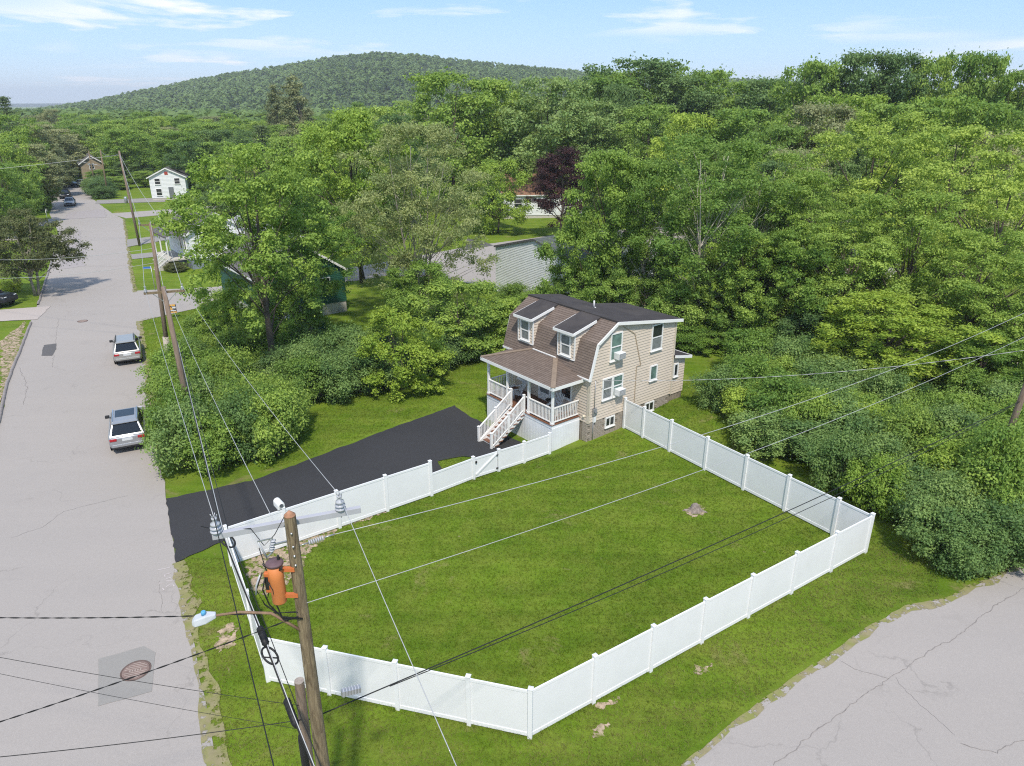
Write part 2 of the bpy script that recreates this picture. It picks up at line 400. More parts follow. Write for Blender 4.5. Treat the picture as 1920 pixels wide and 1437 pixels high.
strip('sandy_shoulder', road_r[:4], .30, .75, .030, SAND, 'sandy shoulder between the street and the verge of the corner lot', 'shoulder', 11)
strip('sandy_shoulder', road_r[4:], .35, .45, .030, SAND, 'thin sandy shoulder between the parked cars and the thicket', 'shoulder', 12)
strip('sandy_shoulder', [(2.5, 12.8), (5.0, 14.9), (7.6, 16.9), (12.1, 20.0), (14.7, 21.6), (16.4, 22.0), (21.1, 24.4), (30, 29.7)], .10, .42, .030, SAND, 'sandy shoulder between the mown verge and the front road', 'shoulder', 13)
strip('sandy_shoulder', [(-37.6, 69.0), g2(244, 500), g2(238, 450), g2(232, 412)], .3, .4, .030, SAND, 'sandy shoulder along the lawns of the white house', 'shoulder', 14)
for pts, lab, sd_ in (([g2(0, 640), g2(48, 602), g2(30, 690), g2(0, 760)], 'bare sandy yard corner inside the kerb across the street', 21),):
    sheet('bare_yard', rough_edge(pts, .5, .35, sd_), .02, SOIL, lab, 'soil')
for pts, lab, sd_ in (
    ([g2(462, 1052), g2(520, 1008), g2(600, 975), g2(690, 948), g2(735, 940), g2(725, 962), g2(640, 990), g2(585, 1030), g2(560, 1075), g2(500, 1120), g2(474, 1110)], 'bare soil strip at the foot of the fence inside the yard', 22),
    ([g2(420, 1170), g2(445, 1175), g2(440, 1212), g2(410, 1225), g2(405, 1195)], 'bare soil patch on the verge under the street light', 23),
    ([g2(1110, 1368), g2(1140, 1355), g2(1135, 1382), g2(1112, 1385)], 'small bare soil patch outside the fence corner', 24),
    ([g2(1305, 1255), g2(1335, 1244), g2(1332, 1262), g2(1310, 1266)], 'bare soil patch below the long fence run', 25),
    ([g2(1120, 1318), g2(1165, 1305), g2(1150, 1322), g2(1125, 1330)], 'worn soil strip at the foot of the fence posts', 26),
    ([g2(1285, 962), g2(1300, 945), g2(1322, 952), g2(1318, 968), g2(1298, 972)], 'ring of bare soil around the stump', 27)):
    sheet('soil_patch', rough_edge(pts, .07, .22, sd_, 3.5), .02, SOIL, lab, 'soil', grid=1.0)
# asphalt repairs and manholes
sheet('asphalt_patch', rough_edge([g2(185, 1237), g2(270, 1213), g2(292, 1225), g2(285, 1298), g2(184, 1326)], .2, .02, 31), .032, A_PATCH, 'square grey asphalt repair around the rusty manhole', 'asphalt patch')
sheet('asphalt_patch', rough_edge([g2(82, 648), g2(106, 645), g2(106, 655), g2(98, 668), g2(78, 668), g2(80, 655)], .2, .06, 32), .034, A_PATCH2, 'dark tar patch on the street across from the parked cars', 'asphalt patch')
sheet('asphalt_patch', rough_edge([g2(128, 450), g2(150, 432), g2(152, 450), g2(160, 470), g2(158, 500), g2(112, 506), g2(118, 480)], .4, .5, 33), .034, A_PATCH3, 'large faded asphalt repair beyond the driveway with the dark pickup', 'asphalt patch')
sheet('asphalt_patch', rough_edge([g2(130, 399), g2(195, 392), g2(200, 408), g2(120, 412)], .4, .5, 34), .040, A_PATCH3, 'faded asphalt repair on the street where the cross street meets it', 'asphalt patch')
RUST = M('rusty_iron', (.20, .14, .12), .75, .3, var=.25, scale=6, bmp=.5, bscale=30)
RUSTRIM = M('rust_rim', (.13, .088, .075), .75, .3, var=.2)
def manhole(c, r, label):
    t = empty('manhole_cover', (c.x, c.y, gz(c.x, c.y)), .3, label, 'manhole', 'manhole covers in the street')
    MB().lathe([(r*1.12, .028), (r*1.12, .042), (r*1.02, .042), (r*1.02, .034)], 28).build('frame', RUSTRIM, t)
    MB().lathe([(r, .030), (r, .044), (r*.94, .046)], 28).build('lid', RUST, t)
    st = MB()
    for i in range(9):
        y = -r*.8+i*r*.2; h = math.sqrt(max(0, (r*.85)**2-y*y))
        if abs(y) > .12*r: st.box(-h, h, y-.012, y+.012, .046, .052)
    for i in range(5): st.box(-.2+i*.08, -.15+i*.08, -.035, .035, .046, .053)
    st.build('raised_lettering', M('worn_iron', (.36, .29, .25), .5, .4), t)
manhole(at(255, 1259), .42, 'rusty round manhole cover in the square grey asphalt repair')
manhole(at(155, 603), .36, 'dark manhole cover in the open street near the side street')
# cracks, as thin tar coloured ribbons
CRACK = M('crack_tar', (.22, .20, .19), .95, .1, var=.3, scale=8)
def crack(pl, w, seed, label):
    pts = rough_edge(pl, .12, .10, seed, 1.6, closed=False); v = []; n = len(pts)
    for sgn in (1, -1):
        for i, p in enumerate(pts):
            a = Vector(pts[max(0, i-1)]); b_ = Vector(pts[min(n-1, i+1)]); d = (b_-a).normalized(); k = w*.62*(.35+.9*abs(mnoise.noise((p[0]*2.1, p[1]*2.1, seed))))
            if i in (0, n-1): k = .002
            v.append((p[0]-d.y*k*sgn, p[1]+d.x*k*sgn, gz(p[0], p[1])+.030))
    o = MB().add(v, [(i, i+1, n+i+1, n+i) for i in range(n-1)]).build('pavement_crack', CRACK); tag(o, label, 'crack', kind='structure')
crack([g2(1450, 1437), g2(1560, 1350), g2(1655, 1280), g2(1735, 1228), g2(1800, 1190), g2(1870, 1135), g2(1925, 1100)], .028, 41, 'long seam crack along the middle of the front road')
crack([g2(1575, 1240), g2(1610, 1258), g2(1660, 1272), g2(1668, 1274)], .018, 42, 'short crack running from the shoulder to the seam of the front road')
crack([g2(1680, 1272), g2(1700, 1300), g2(1745, 1340), g2(1790, 1380)], .012, 43, 'fine crack forking off the seam of the front road')
crack([g2(1800, 1395), g2(1840, 1408), g2(1870, 1414), g2(1925, 1385)], .025, 44, 'crack curving across the near corner of the front road')
crack([g2(20, 1010), g2(80, 990), g2(120, 960), g2(180, 945), g2(240, 930)], .016, 45, 'curved crack across the street beside the driveway')
crack([g2(36, 690), g2(48, 715), g2(50, 735), g2(44, 760)], .035, 46, 'dark crack near the kerb across the street')
crack([g2(100, 505), g2(150, 500), g2(215, 500), g2(245, 497)], .03, 47, 'straight joint across the street at the faded repair')
crack([g2(110, 598), g2(104, 640), g2(98, 690)], .02, 48, 'crack running along the street near the tar patch')
crack([g2(300, 1090), g2(298, 1110), g2(304, 1125), g2(305, 1150)], .012, 49, 'fine crack beside the paint marks on the street edge')
# spray painted utility marks by the driveway
PAINT = M('white_spray', (.50, .45, .44), .8, .2, var=.1)
mk = MB()
for pl in ([(296,1070),(308,1068),(320,1065)], [(310,1083),(309,1079),(320,1076)], [(312,1087),(321,1084)], [(312,1091),(323,1091)], [(312,1102),(319,1097),(324,1097),(327,1101)], [(298,1095),(305,1095)], [(305,1104),(308,1108)]):
    ps = [at(*q) for q in pl]
    for a, b_ in zip(ps, ps[1:]): mk.bar(a+Vector((0,0,.032)), b_+Vector((0,0,.032)), .035, .003)
tag(mk.build('paint_marking', PAINT), 'faint white sprayed utility letters on the street edge by the driveway', 'road marking', kind='structure')
# kerb across the street
KERB = M('kerb_asphalt', (.26, .235, .225), .9, .2, var=.2, scale=5, bmp=.4, coord='Position')
def kerb(line, label):
    t = empty('kerb', (line[0][0], line[0][1], 0), 0, label, 'kerb'); t['kind'] = 'structure'
    pl = rough_edge(line, .9, .05, 51, closed=False); prof = ((-.11, .0), (-.09, .13), (.05, .15), (.11, .0)); n = len(pl); v = []
    for i, p in enumerate(pl):
        a = Vector(pl[max(0, i-1)]); b_ = Vector(pl[min(n-1, i+1)]); d = (b_-a).normalized()
        for q, h in prof: v.append((p[0]-d.y*q-line[0][0], p[1]+d.x*q-line[0][1], h+(.012*mnoise.noise((p[0], p[1], q*9)) if h else 0)))
    MB().add(v, [(i*4+j, i*4+j+1, i*4+j+5, i*4+j+4) for i in range(n-1) for j in range(3)], smooth=True).build('kerb_run', KERB, t, fix=True)
kerb([(-24.9, 28.0), (-30.35, 38.2), (-33.8, 44.1), (-41.2, 58.4)], 'low worn asphalt kerb along the sandy yard across the street')
kerb([(-44.2, 64.2), (-51.2, 77.2), (-63.8, 100.5)], 'low asphalt kerb beside the bronze leaved tree')
# far drives and walks
for pts, lab, mt in (
    ([g2(248, 487), g2(330, 478), g2(330, 470), g2(245, 478)], 'grey asphalt walk leading to the steps of the white house', A_PATCH),
    ([g2(238, 464), g2(338, 446), g2(338, 438), g2(238, 450)], 'grey driveway strip beside the white house', A_PATCH),
    ([g2(178, 383), g2(310, 379), g2(310, 371), g2(182, 376)], 'dark driveway leading to the two storey white house', A_PATCH),
    ([g2(872, 470), g2(925, 461), g2(905, 453), g2(876, 448)], 'dark driveway patch in front of the house with the brown roof', A_PATCH2),
    ([g2(-40, 585), g2(95, 575), g2(70, 600), g2(-40, 605)], 'pale drive under the dark pickup across the street', A_SIDE),
    ([g2(-60, 456), g2(112, 447), g2(116, 441), g2(-60, 447)], 'narrow drive behind the bronze leaved tree', A_SIDE),
    ([at(1840, 715).to_2d()[:], at(1990, 760).to_2d()[:], at(1990, 690).to_2d()[:], at(1900, 672).to_2d()[:]], 'pale pavement glimpsed between the trees beyond the thicket', A_SIDE)):
    sheet('side_drive', rough_edge(pts, .6, .10, len(lab) % 7), .046, mt, lab, 'driveway')

# ------------------------------------------------------------------ vegetation builders
def leaf_mesh(name, c, nrm, size, tint, rng, aspect=.62):
    """many small leaf shaped quads, built in one go"""
    n = len(c); t = rng.normal(size=(n, 3)); t -= (t*nrm).sum(1, keepdims=True)*nrm
    t /= np.linalg.norm(t, axis=1, keepdims=True)+1e-9; b = np.cross(nrm, t)
    L = size[:, None]
    v = np.empty((n, 4, 3), np.float32)
    v[:, 0] = c-t*L*.5; v[:, 1] = c+b*L*aspect*.5+nrm*L*.06; v[:, 2] = c+t*L*.5-nrm*L*.08; v[:, 3] = c-b*L*aspect*.5+nrm*L*.06
    me = bpy.data.meshes.new(name); me.vertices.add(n*4); me.vertices.foreach_set('co', v.reshape(-1))
    me.loops.add(n*4); me.loops.foreach_set('vertex_index', np.arange(n*4, dtype=np.int32))
    me.polygons.add(n); me.polygons.foreach_set('loop_start', np.arange(0, n*4, 4, dtype=np.int32))
    try: me.polygons.foreach_set('loop_total', np.full(n, 4, np.int32))
    except Exception: pass
    a = me.attributes.new('tint', 'FLOAT', 'FACE'); a.data.foreach_set('value', np.clip(tint, 0, 1).astype(np.float32))
    me.update(); me.validate(); return me
def unit(v): return v/(np.linalg.norm(v, axis=-1, keepdims=True)+1e-9)
def clump_leaves(C, R, per, rng, flat=.75, size=.25, up=.55, wild=.8, shell=.42):
    """C clump centres, R radii -> leaf centres, normals, sizes, tints"""
    K = len(C); per = np.maximum(6, (per*(R/R.mean())**2).astype(int)); idx = np.repeat(np.arange(K), per); n = len(idx)
    d = unit(rng.normal(size=(n, 3))); d[:, 2] = np.where((d[:, 2] < -.15) & (rng.random(n) < .65), -d[:, 2], d[:, 2])
    r = (shell+(1-shell)*rng.random(n))*(1+.26*rng.normal(size=n))
    off = d*r[:, None]*R[idx][:, None]; off[:, 2] *= flat
    nn = unit(d*.85+np.array([0, 0, up])+rng.normal(size=(n, 3))*wild*.7)
    tb = rng.random(K)
    tint = .55*tb[idx]+.45*rng.random(n)
    return C[idx]+off, nn, size*(.65+.7*rng.random(n)), tint
def bezier(a, b, c, k):
    return [a*(1-t)**2+b*2*t*(1-t)+c*t*t for t in [i/k for i in range(k+1)]]
def wood(mb, rng, h, w, trunk_r, fork, targets, bend=.04, limb_r=.45, multi=1, sides=7):
    """trunk and limbs reaching for the clump centres"""
    for m_ in range(multi):
        ang = rng.random()*6.28; lean = (0 if multi == 1 else .16*h)
        base = Vector((.25*math.cos(ang), .25*math.sin(ang), -.15)) if multi > 1 else Vector((0, 0, -.15))
        top = Vector((lean*math.cos(ang)+bend*h*rng.normal(), lean*math.sin(ang)+bend*h*rng.normal(), h*.9))
        mid = Vector(((base.x+top.x)/2+bend*h*rng.normal(), (base.y+top.y)/2+bend*h*rng.normal(), h*.42))
        pts = bezier(base, mid*1.0, top, 9); tr = trunk_r/(multi**.5)
        rs = [tr*(1.35 if i == 0 else 1-.88*i/9) for i in range(10)]
        mb.tube(pts, rs, sides)
        for i in range(m_, len(targets), multi):
            T = Vector(targets[i]); k = min(8, max(1, int(9*(fork+.75*max(0, (T.z/h-fork))*rng.uniform(.55, .95)))))
            s = pts[k]; d = T-s; ctrl = s+d*.5+Vector((0, 0, .10*d.length*rng.uniform(.1, 1.2)))
            ctrl += Vector((rng.normal(), rng.normal(), 0))*.06*d.length
            lp = bezier(s, ctrl, T, 5); r0 = min(rs[k]*.7, tr*limb_r*(.5+.5*rng.random())); mb.tube(lp, [r0*(1-.85*j/5) for j in range(6)], 5, caps=False)
def crown_centres(kind, h, w, K, rng, z0=.25, lobes=0):
    out = []
    while len(out) < K:
        p = rng.uniform(-1, 1, 3); q = np.linalg.norm(p)
        if q > 1: continue
        if kind == 'dome':
            if q < .5 and rng.random() < .75: continue
            if p[2] < -.45 and rng.random() < .6: continue
            x, y, z = p; wf = 1-.18*max(0, z)
        elif kind == 'column':
            x, y, z = p; wf = 1-.45*max(0, z)
            if q < .35: continue
        elif kind == 'vase':
            x, y, z = p; wf = .62+.38*(z+1)/2*1.15
            if q < .45 and rng.random() < .7: continue
        elif kind == 'ragged':
            x, y, z = p; wf = 1+.12*rng.normal()
            if q < .35 and rng.random() < .6: continue
        out.append((x*w/2*wf, y*w/2*wf, h*(z0+(1-z0)*.5*(z+1))))
    C = np.array(out)
    if lobes:                                             # big boughs with gaps between them, each carrying smaller clumps
        P = [C[0]]; md = .30*w
        for _ in range(3):
            for q in C:
                if len(P) < lobes and min(((q-p)**2).sum() for p in P) > md*md: P.append(q)
            md *= .86
        P = np.array(P); cen = np.array([0, 0, h*(z0+(1-z0)*.42)]); lr = .175*w*(.7+.6*rng.random(len(P)))
        j = rng.integers(0, len(P), K); d = unit(rng.normal(size=(K, 3))); outw = unit(P[j]-cen); flip = (d*outw).sum(1) < -.25; d[flip] *= -1
        C = P[j]*np.array([.9, .9, 1])+d*(lr[j]*(.45+.6*rng.random(K)))[:, None]*np.array([1, 1, .75]); C[:, 2] = np.clip(C[:, 2], h*z0*.6, h*.97)
    a = rng.random()*6.28
    lob = 1+.13*np.sin(3*np.arctan2(C[:, 1], C[:, 0])+a)+.08*np.sin(5*np.arctan2(C[:, 1], C[:, 0])+a*2.3+C[:, 2])
    C[:, :2] *= lob[:, None]; C[:, 2] += rng.normal(size=len(C))*.025*h; return C
def make_tree(name, kind, h, w, K, rc, leaves, size, seed, trunk_r=.22, fork=.28, z0=.25, flat=.75, limbs=26, multi=1, up=.55, wild=.8, bend=.03, limb_r=.45, stray=.0, lobes=26):
    rng = np.random.default_rng(seed); C = crown_centres(kind, h, w, K, rng, z0, lobes)
    R = rc*(.65+.7*rng.random(len(C))); C[:, 2] = np.minimum(C[:, 2], h-R*flat*.9)
    c, n_, s, t = clump_leaves(C, R, leaves/len(C), rng, flat, size, up, wild)
    if stray:
        k = int(len(c)*stray); j = rng.integers(0, len(C), k)
        c2 = C[j]+unit(rng.normal(size=(k, 3)))*(R[j]*(1.0+.40*rng.random(k)))[:, None]
        c = np.vstack([c, c2]); n_ = np.vstack([n_, unit(rng.normal(size=(k, 3))+[0, 0, .4])]); s = np.r_[s, size*(.6+.5*rng.random(k))]; t = np.r_[t, rng.random(k)]
    crown = leaf_mesh(name+'_crown', c, n_, s, t, rng)
    mb = MB(); wood(mb, rng, h, w, trunk_r, fork, C[rng.permutation(len(C))[:limbs]], bend, limb_r, multi)
    return dict(crown=crown, trunk=mb.mesh(name+'_trunk'), h=h, w=w)
def make_pine(name, h, w, seed, n_leaf=9000, size=.42):
    rng = np.random.default_rng(seed); C = []; mb = MB(); mb.tube([(0,0,-.15),(0,0,h*.5),(0,0,h*.97)], [.24,.14,.03], 7)
    z = h*.16
    while z < h*.98:
        f = 1-(z/h); L = w/2*min(1, (f*1.25+.06)); k = 7; a0 = rng.random()*6.28
        for j in range(k):
            a = a0+6.28*j/k+rng.normal()*.12; l = L*(.7+.4*rng.random())
            tip = Vector((l*math.cos(a), l*math.sin(a), z+l*.10)); mb.tube([(0,0,z-.1), tip*.55+Vector((0,0,z*.45+.05)), tip], [.05*f+.015, .03*f+.01, .008], 4, caps=False)
            for q in np.linspace(.3, 1, max(2, int(l/.55))): C.append((l*q*math.cos(a), l*q*math.sin(a), z+l*q*.10))
        z += h*.052*(.6+f)
    C = np.array(C); R = .32+.45*rng.random(len(C))
    c, n_, s, t = clump_leaves(C, R*1.1, n_leaf/len(C), rng, .55, size, .5, .9, .2)
    return dict(crown=leaf_mesh(name+'_crown', c, n_, s, t, rng, .3), trunk=mb.mesh(name+'_trunk'), h=h, w=w)
def make_shrub(name, h, w, K, rc, leaves, size, seed, flat=.8):
    rng = np.random.default_rng(seed); C = crown_centres('ragged', h, w*.9, K, rng, .02); C[:, 2] = np.clip(C[:, 2], .15, h-rc*.6)
    R = rc*(.6+.8*rng.random(len(C)))
    c, n_, s, t = clump_leaves(C, R, leaves/len(C), rng, flat, size, .6, .75, .5)
    k = int(len(c)*.10); j = rng.integers(0, len(C), k)                      # shoots standing out of the outline
    c = np.vstack([c, C[j]+unit(rng.normal(size=(k, 3))+[0, 0, .5])*(R[j]*(1.1+.45*rng.random(k)))[:, None]]); n_ = np.vstack([n_, unit(rng.normal(size=(k, 3))+[0,0,.6])]); s = np.r_[s, size*(.6+.5*rng.random(k))]; t = np.r_[t, .4+.6*rng.random(k)]
    c[:, 2] = np.maximum(c[:, 2], .04)
    mb = MB()
    for i in range(12):
        T = Vector(C[rng.integers(0, len(C))]); b0 = Vector((rng.normal()*.15*w/3, rng.normal()*.15*w/3, -.1)); mb.tube(bezier(b0, Vector((T.x*.35, T.y*.35, T.z*.6)), T, 4), [.045,.035,.028,.018,.008], 5, caps=False)
    return dict(crown=leaf_mesh(name+'_foliage', c, n_, s, t, rng), trunk=mb.mesh(name+'_stem'), h=h, w=w)

BARK = M('grey_bark', (.105, .085, .068), .9, .15, var=.35, scale=7, bmp=.8, bscale=18)
BARKP = M('pale_bark', (.27, .245, .20), .85, .2, var=.4, scale=5, bmp=.5, bscale=14)
BARKB = M('birch_bark', (.40, .37, .31), .8, .2, var=.35, scale=4, bmp=.4, bscale=14)
L_MAPLE = leafmat('maple_leaf', (.030, .072, .012), (.095, .165, .026))
L_DEEP = leafmat('deep_leaf', (.022, .055, .016), (.066, .118, .032))
L_BRIGHT = leafmat('bright_leaf', (.044, .096, .012), (.112, .182, .026))
L_LIME = leafmat('lime_leaf', (.056, .108, .011), (.138, .205, .026))
L_PALE = leafmat('pale_maple_leaf', (.045, .095, .022), (.115, .176, .050))
L_LOCUST = leafmat('locust_leaf', (.042, .090, .013), (.114, .184, .031))
L_BIRCH = leafmat('birch_leaf', (.038, .085, .013), (.105, .175, .033))
L_WILLOW = leafmat('willow_leaf', (.050, .088, .027), (.148, .192, .066))
L_PURPLE = leafmat('purple_leaf', (.015, .009, .008), (.042, .022, .020), rand=.08, trans=.15, gain=1.7)
L_BRONZE = leafmat('bronze_leaf', (.026, .042, .013), (.062, .078, .027), rand=.08)
L_PINE = leafmat('pine_needle', (.020, .045, .018), (.062, .098, .035))
L_POPLAR = leafmat('poplar_leaf', (.048, .076, .030), (.112, .142, .058))
L_SHRUB = leafmat('shrub_leaf', (.026, .062, .012), (.090, .155, .024))
L_SHRUBG = leafmat('grey_shrub_leaf', (.024, .060, .016), (.078, .138, .034))

for m_, c_ in ((L_MAPLE, 'mid green'), (L_DEEP, 'deep green'), (L_BRIGHT, 'bright green'), (L_LIME, 'lime green'), (L_LOCUST, 'yellow green'), (L_BIRCH, 'olive green'), (L_WILLOW, 'silvery green'), (L_PALE, 'pale green'), (L_POPLAR, 'dull olive'), (L_SHRUB, 'leaf green'), (L_SHRUBG, 'grey green')): HUE[m_.name] = c_
PT = {}
PT['maple'] = make_tree('maple', 'dome', 14, 11, 280, .66, 42000, .225, 1, .26, .22, .20, stray=.06)
PT['maple2'] = make_tree('maple_b', 'dome', 13, 10, 270, .66, 40000, .22, 2, .24, .25, .14, stray=.06)
PT['oak'] = make_tree('oak', 'vase', 15, 11, 270, .58, 36000, .19, 3, .28, .24, .20, lobes=36, limbs=24, bend=.035, limb_r=.3, stray=.10, flat=.7)
PT['willow'] = make_tree('willow', 'dome', 15, 12, 320, .60, 42000, .165, 4, .22, .12, .10, lobes=40, limbs=70, multi=4, up=.35, wild=1.1, stray=.14)
PT['birch'] = make_tree('birch', 'vase', 15, 10, 290, .58, 40000, .175, 5, .20, .15, .03, limbs=70, multi=3, up=.4, wild=1.0, stray=.14)
PT['birch2'] = make_tree('birch_b', 'ragged', 14, 9, 260, .58, 36000, .175, 6, .18, .18, .03, limbs=65, multi=2, up=.4, wild=1.0, stray=.14)
PT['locust'] = make_tree('locust', 'dome', 15, 12, 330, .64, 48000, .19, 7, .25, .2, .03, flat=.6, limbs=40, stray=.10)
PT['locust2'] = make_tree('locust_b', 'ragged', 14, 11, 310, .64, 46000, .19, 8, .25, .2, .03, flat=.6, limbs=40, stray=.10)
PT['purple'] = make_tree('purple', 'dome', 12, 8, 170, .68, 26000, .20, 9, .2, .15, .05, limbs=14, stray=.06, lobes=0)
PT['plum'] = make_tree('plum', 'dome', 8, 10, 210, .62, 26000, .19, 10, .24, .22, .16, flat=.6, limbs=30, multi=2, stray=.08, lobes=0)
PT['small'] = make_tree('small', 'dome', 6, 6, 150, .48, 22000, .17, 11, .13, .12, .03, limbs=24, multi=2, stray=.10)
PT['far'] = make_tree('far', 'dome', 15, 11, 280, .92, 21000, .34, 12, .24, .25, .08, limbs=10, stray=.04, lobes=46)
PT['far2'] = make_tree('far_b', 'vase', 16, 10, 280, .92, 21000, .33, 13, .24, .25, .08, limbs=14, stray=.04, lobes=46)
PT['far3'] = make_tree('far_c', 'ragged', 15, 10, 250, .84, 18000, .33, 14, .22, .25, .08, limbs=18, multi=2, stray=.04, lobes=44)
PT['column'] = make_tree('column', 'column', 22, 7, 130, .95, 12000, .42, 15, .3, .15, .06, lobes=0, limbs=40, stray=.15, up=.3, wild=1.1)
PT['pine'] = make_pine('pine', 17, 9, 16)
PT['shrub'] = make_shrub('shrub', 3, 4, 85, .50, 13000, .14, 17)
PT['shrub2'] = make_shrub('shrub_b', 2.6, 4.2, 85, .46, 13000, .13, 18)
PT['shrub3'] = make_shrub('shrub_c', 3.4, 3.8, 85, .50, 13000, .14, 19)
for p in PT.values():
    p['crown'].materials.append(None); p['trunk'].materials.append(None)
def plant(kind, name, x, y, h, w, leaf, bark, label, cat, group=None, rz=None, z=None, tilt=0.):
    random.seed(int(abs(x*131+y*17))); p = PT[kind]; rz = random.uniform(0, 6.28) if rz is None else rz
    t = empty(name, (x, y, (gz(x, y) if z is None else z)-.02), rz, label, cat, group)
    q_ = random.uniform(.86, 1.16); t.scale = (w/p['w']*q_, w/p['w']/q_, h/p['h'])
    if tilt: t.rotation_euler = (0, tilt, rz)
    for nm, key, mt in (('crown' if cat == 'tree' else 'foliage', 'crown', leaf), ('trunk' if cat == 'tree' else 'stem', 'trunk', bark)):
        o = bpy.data.objects.new(nm, p[key]); COL.objects.link(o); o.parent = t
        o.material_slots[0].link = 'OBJECT'; o.material_slots[0].material = mt
    return t
TREES = []
def tree(kind, name, px, ytop, Y, wpx, leaf, bark, label, group=None, rz=None, tilt=0.):
    x, h = spot(px, ytop, Y); w = mper(wpx, Y); TREES.append((x, Y, w/2))
    return plant(kind, name, x, Y, h-gz(x, Y), w, leaf, bark, label, 'tree', group, rz, None, tilt)
# --- trees that stand out, from the street towards the wood
tree('oak', 'oak_tree', 462, 272, 46, 305, L_MAPLE, BARK, 'tall open crowned tree with a leaning grey trunk above the thicket by the street', rz=1.2, tilt=-.03)
tree('oak', 'oak_tree', 548, 345, 53, 230, L_MAPLE, BARKP, 'open crowned tree with bare inner branches in front of the green house', rz=3.4)
tree('maple', 'maple_tree', 655, 208, 73.3, 240, L_BRIGHT, BARK, 'full bright green maple with a bare trunk standing on the lawn by the side street', rz=.4)
tree('willow', 'willow_tree', 775, 232, 62, 265, L_WILLOW, BARKP, 'big feathery grey green tree with many pale stems behind the hedge', rz=2.0)
tree('small', 'maple_tree', 928, 300, 104, 120, L_BRIGHT, BARK, 'small round bright green tree in front of the brown roofed house')
tree('purple', 'purple_maple_tree', 1052, 274, 100, 108, L_PURPLE, BARK, 'dark purple leaved maple beside the brown roofed house')
tree('purple', 'purple_maple_tree', 1208, 252, 150, 95, L_PURPLE, BARK, 'dark purple crown showing above the birches far behind the tan house')
tree('maple2', 'maple_tree', 1150, 280, 58.5, 185, L_MAPLE, BARK, 'full green maple crowding the grey sided garage', rz=5.0)
tree('small', 'maple_tree', 1088, 430, 57, 120, L_MAPLE, BARK, 'low green tree growing against the garage gable')
tree('birch', 'birch_tree', 1345, 255, 53.5, 280, L_BIRCH, BARKB, 'tall birch with pale forked stems behind the tan house', rz=.8)
tree('birch2', 'birch_tree', 1240, 300, 56, 180, L_BIRCH, BARKB, 'slimmer birch standing between the full green maple and the tall birch', rz=2.2)
tree('birch', 'birch_tree', 1445, 285, 56, 210, L_BIRCH, BARKB, 'birch with upright pale stems next to the yellow green locusts', rz=4.0)
tree('locust', 'locust_tree', 1650, 208, 68, 260, L_LOCUST, BARK, 'tallest yellow green locust in the belt behind the thicket', rz=.5)
tree('locust2', 'locust_tree', 1800, 235, 62, 270, L_LOCUST, BARK, 'broad yellow green locust with a flat layered crown', rz=1.5)
GR_L = 'broadleaf trees crowding behind the thicket'
for px, yt, Y, wp, k in ((1530, 320, 54, 220, 'locust2'), (1910, 285, 52, 250, 'locust'), (1745, 360, 48, 250, 'locust2'), (1610, 400, 49, 230, 'locust'), (1490, 430, 50, 190, 'maple'), (1850, 430, 45, 240, 'locust'), (1940, 480, 42, 230, 'locust2'), (1410, 440, 51, 180, 'maple')):
    tree(k, 'locust_tree', px, yt, Y, wp, L_LOCUST if 'loc' in k else L_MAPLE, BARK, ('yellow green' if 'loc' in k else 'mid green')+' broadleaf tree in the crowded belt behind the thicket', GR_L)
tree('maple2', 'box_elder_tree', 1690, 560, 42, 250, L_LIME, BARK, 'bushy lime green tree rising straight out of the thicket', rz=2.5)
tree('maple', 'box_elder_tree', 1850, 620, 40, 190, L_MAPLE, BARK, 'mid green tree in the thicket beside the leaning utility pole', rz=1.1)
tree('small', 'dark_tree', 1545, 560, 47, 150, L_DEEP, BARK, 'small dark blue green tree between the tan house and the lime green tree')
tree('small', 'maple_tree', 745, 588, 43.5, 175, L_LIME, BARK, 'bright lime green young tree over the lawn behind the driveway', rz=.7)
tree('small', 'bush_tree', 870, 528, 50, 175, L_MAPLE, BARK, 'tall rounded green bush tree beside the lime young tree', rz=2.0)
tree('small', 'bush_tree', 945, 560, 51.5, 100, L_BRIGHT, BARK, 'bright green bush tree at the far corner of the tan house', rz=3.0)
tree('small', 'bush_tree', 790, 490, 57, 130, L_MAPLE, BARKP, 'vine covered low tree under the feathery grey green tree', rz=4.0)
tree('small', 'bush_tree', 1338, 615, 50, 100, L_BRIGHT, BARK, 'bright green bush tree beside the low wing of the tan house', rz=1.0)
tree('small', 'bush_tree', 425, 545, 51, 120, L_MAPLE, BARK, 'leafy bush tree at the foot of the tall open crowned tree')
tree('small', 'bush_tree', 528, 535, 52.5, 140, L_MAPLE, BARK, 'rounded bush tree screening the wall of the green house')
tree('plum', 'plum_tree', 28, 392, 68, 165, L_BRONZE, BARKP, 'spreading bronze leaved tree with a pale trunk beside the kerb', rz=.3)
GR_B = 'bushy trees behind the tan house'
for px, yt, Y, wp in ((1010, 545, 57, 110), (1060, 530, 57, 110), (1130, 520, 55, 120), (1200, 520, 54, 130), (1280, 530, 52, 120), (1400, 590, 49, 110), (1470, 600, 48, 110)):
    tree('small', 'understory_tree', px, yt, Y, wp, L_MAPLE if px % 20 else L_BIRCH, BARK, ('mid green' if px % 20 else 'olive green')+' bushy low crowned tree in the row behind the tan house', GR_B)
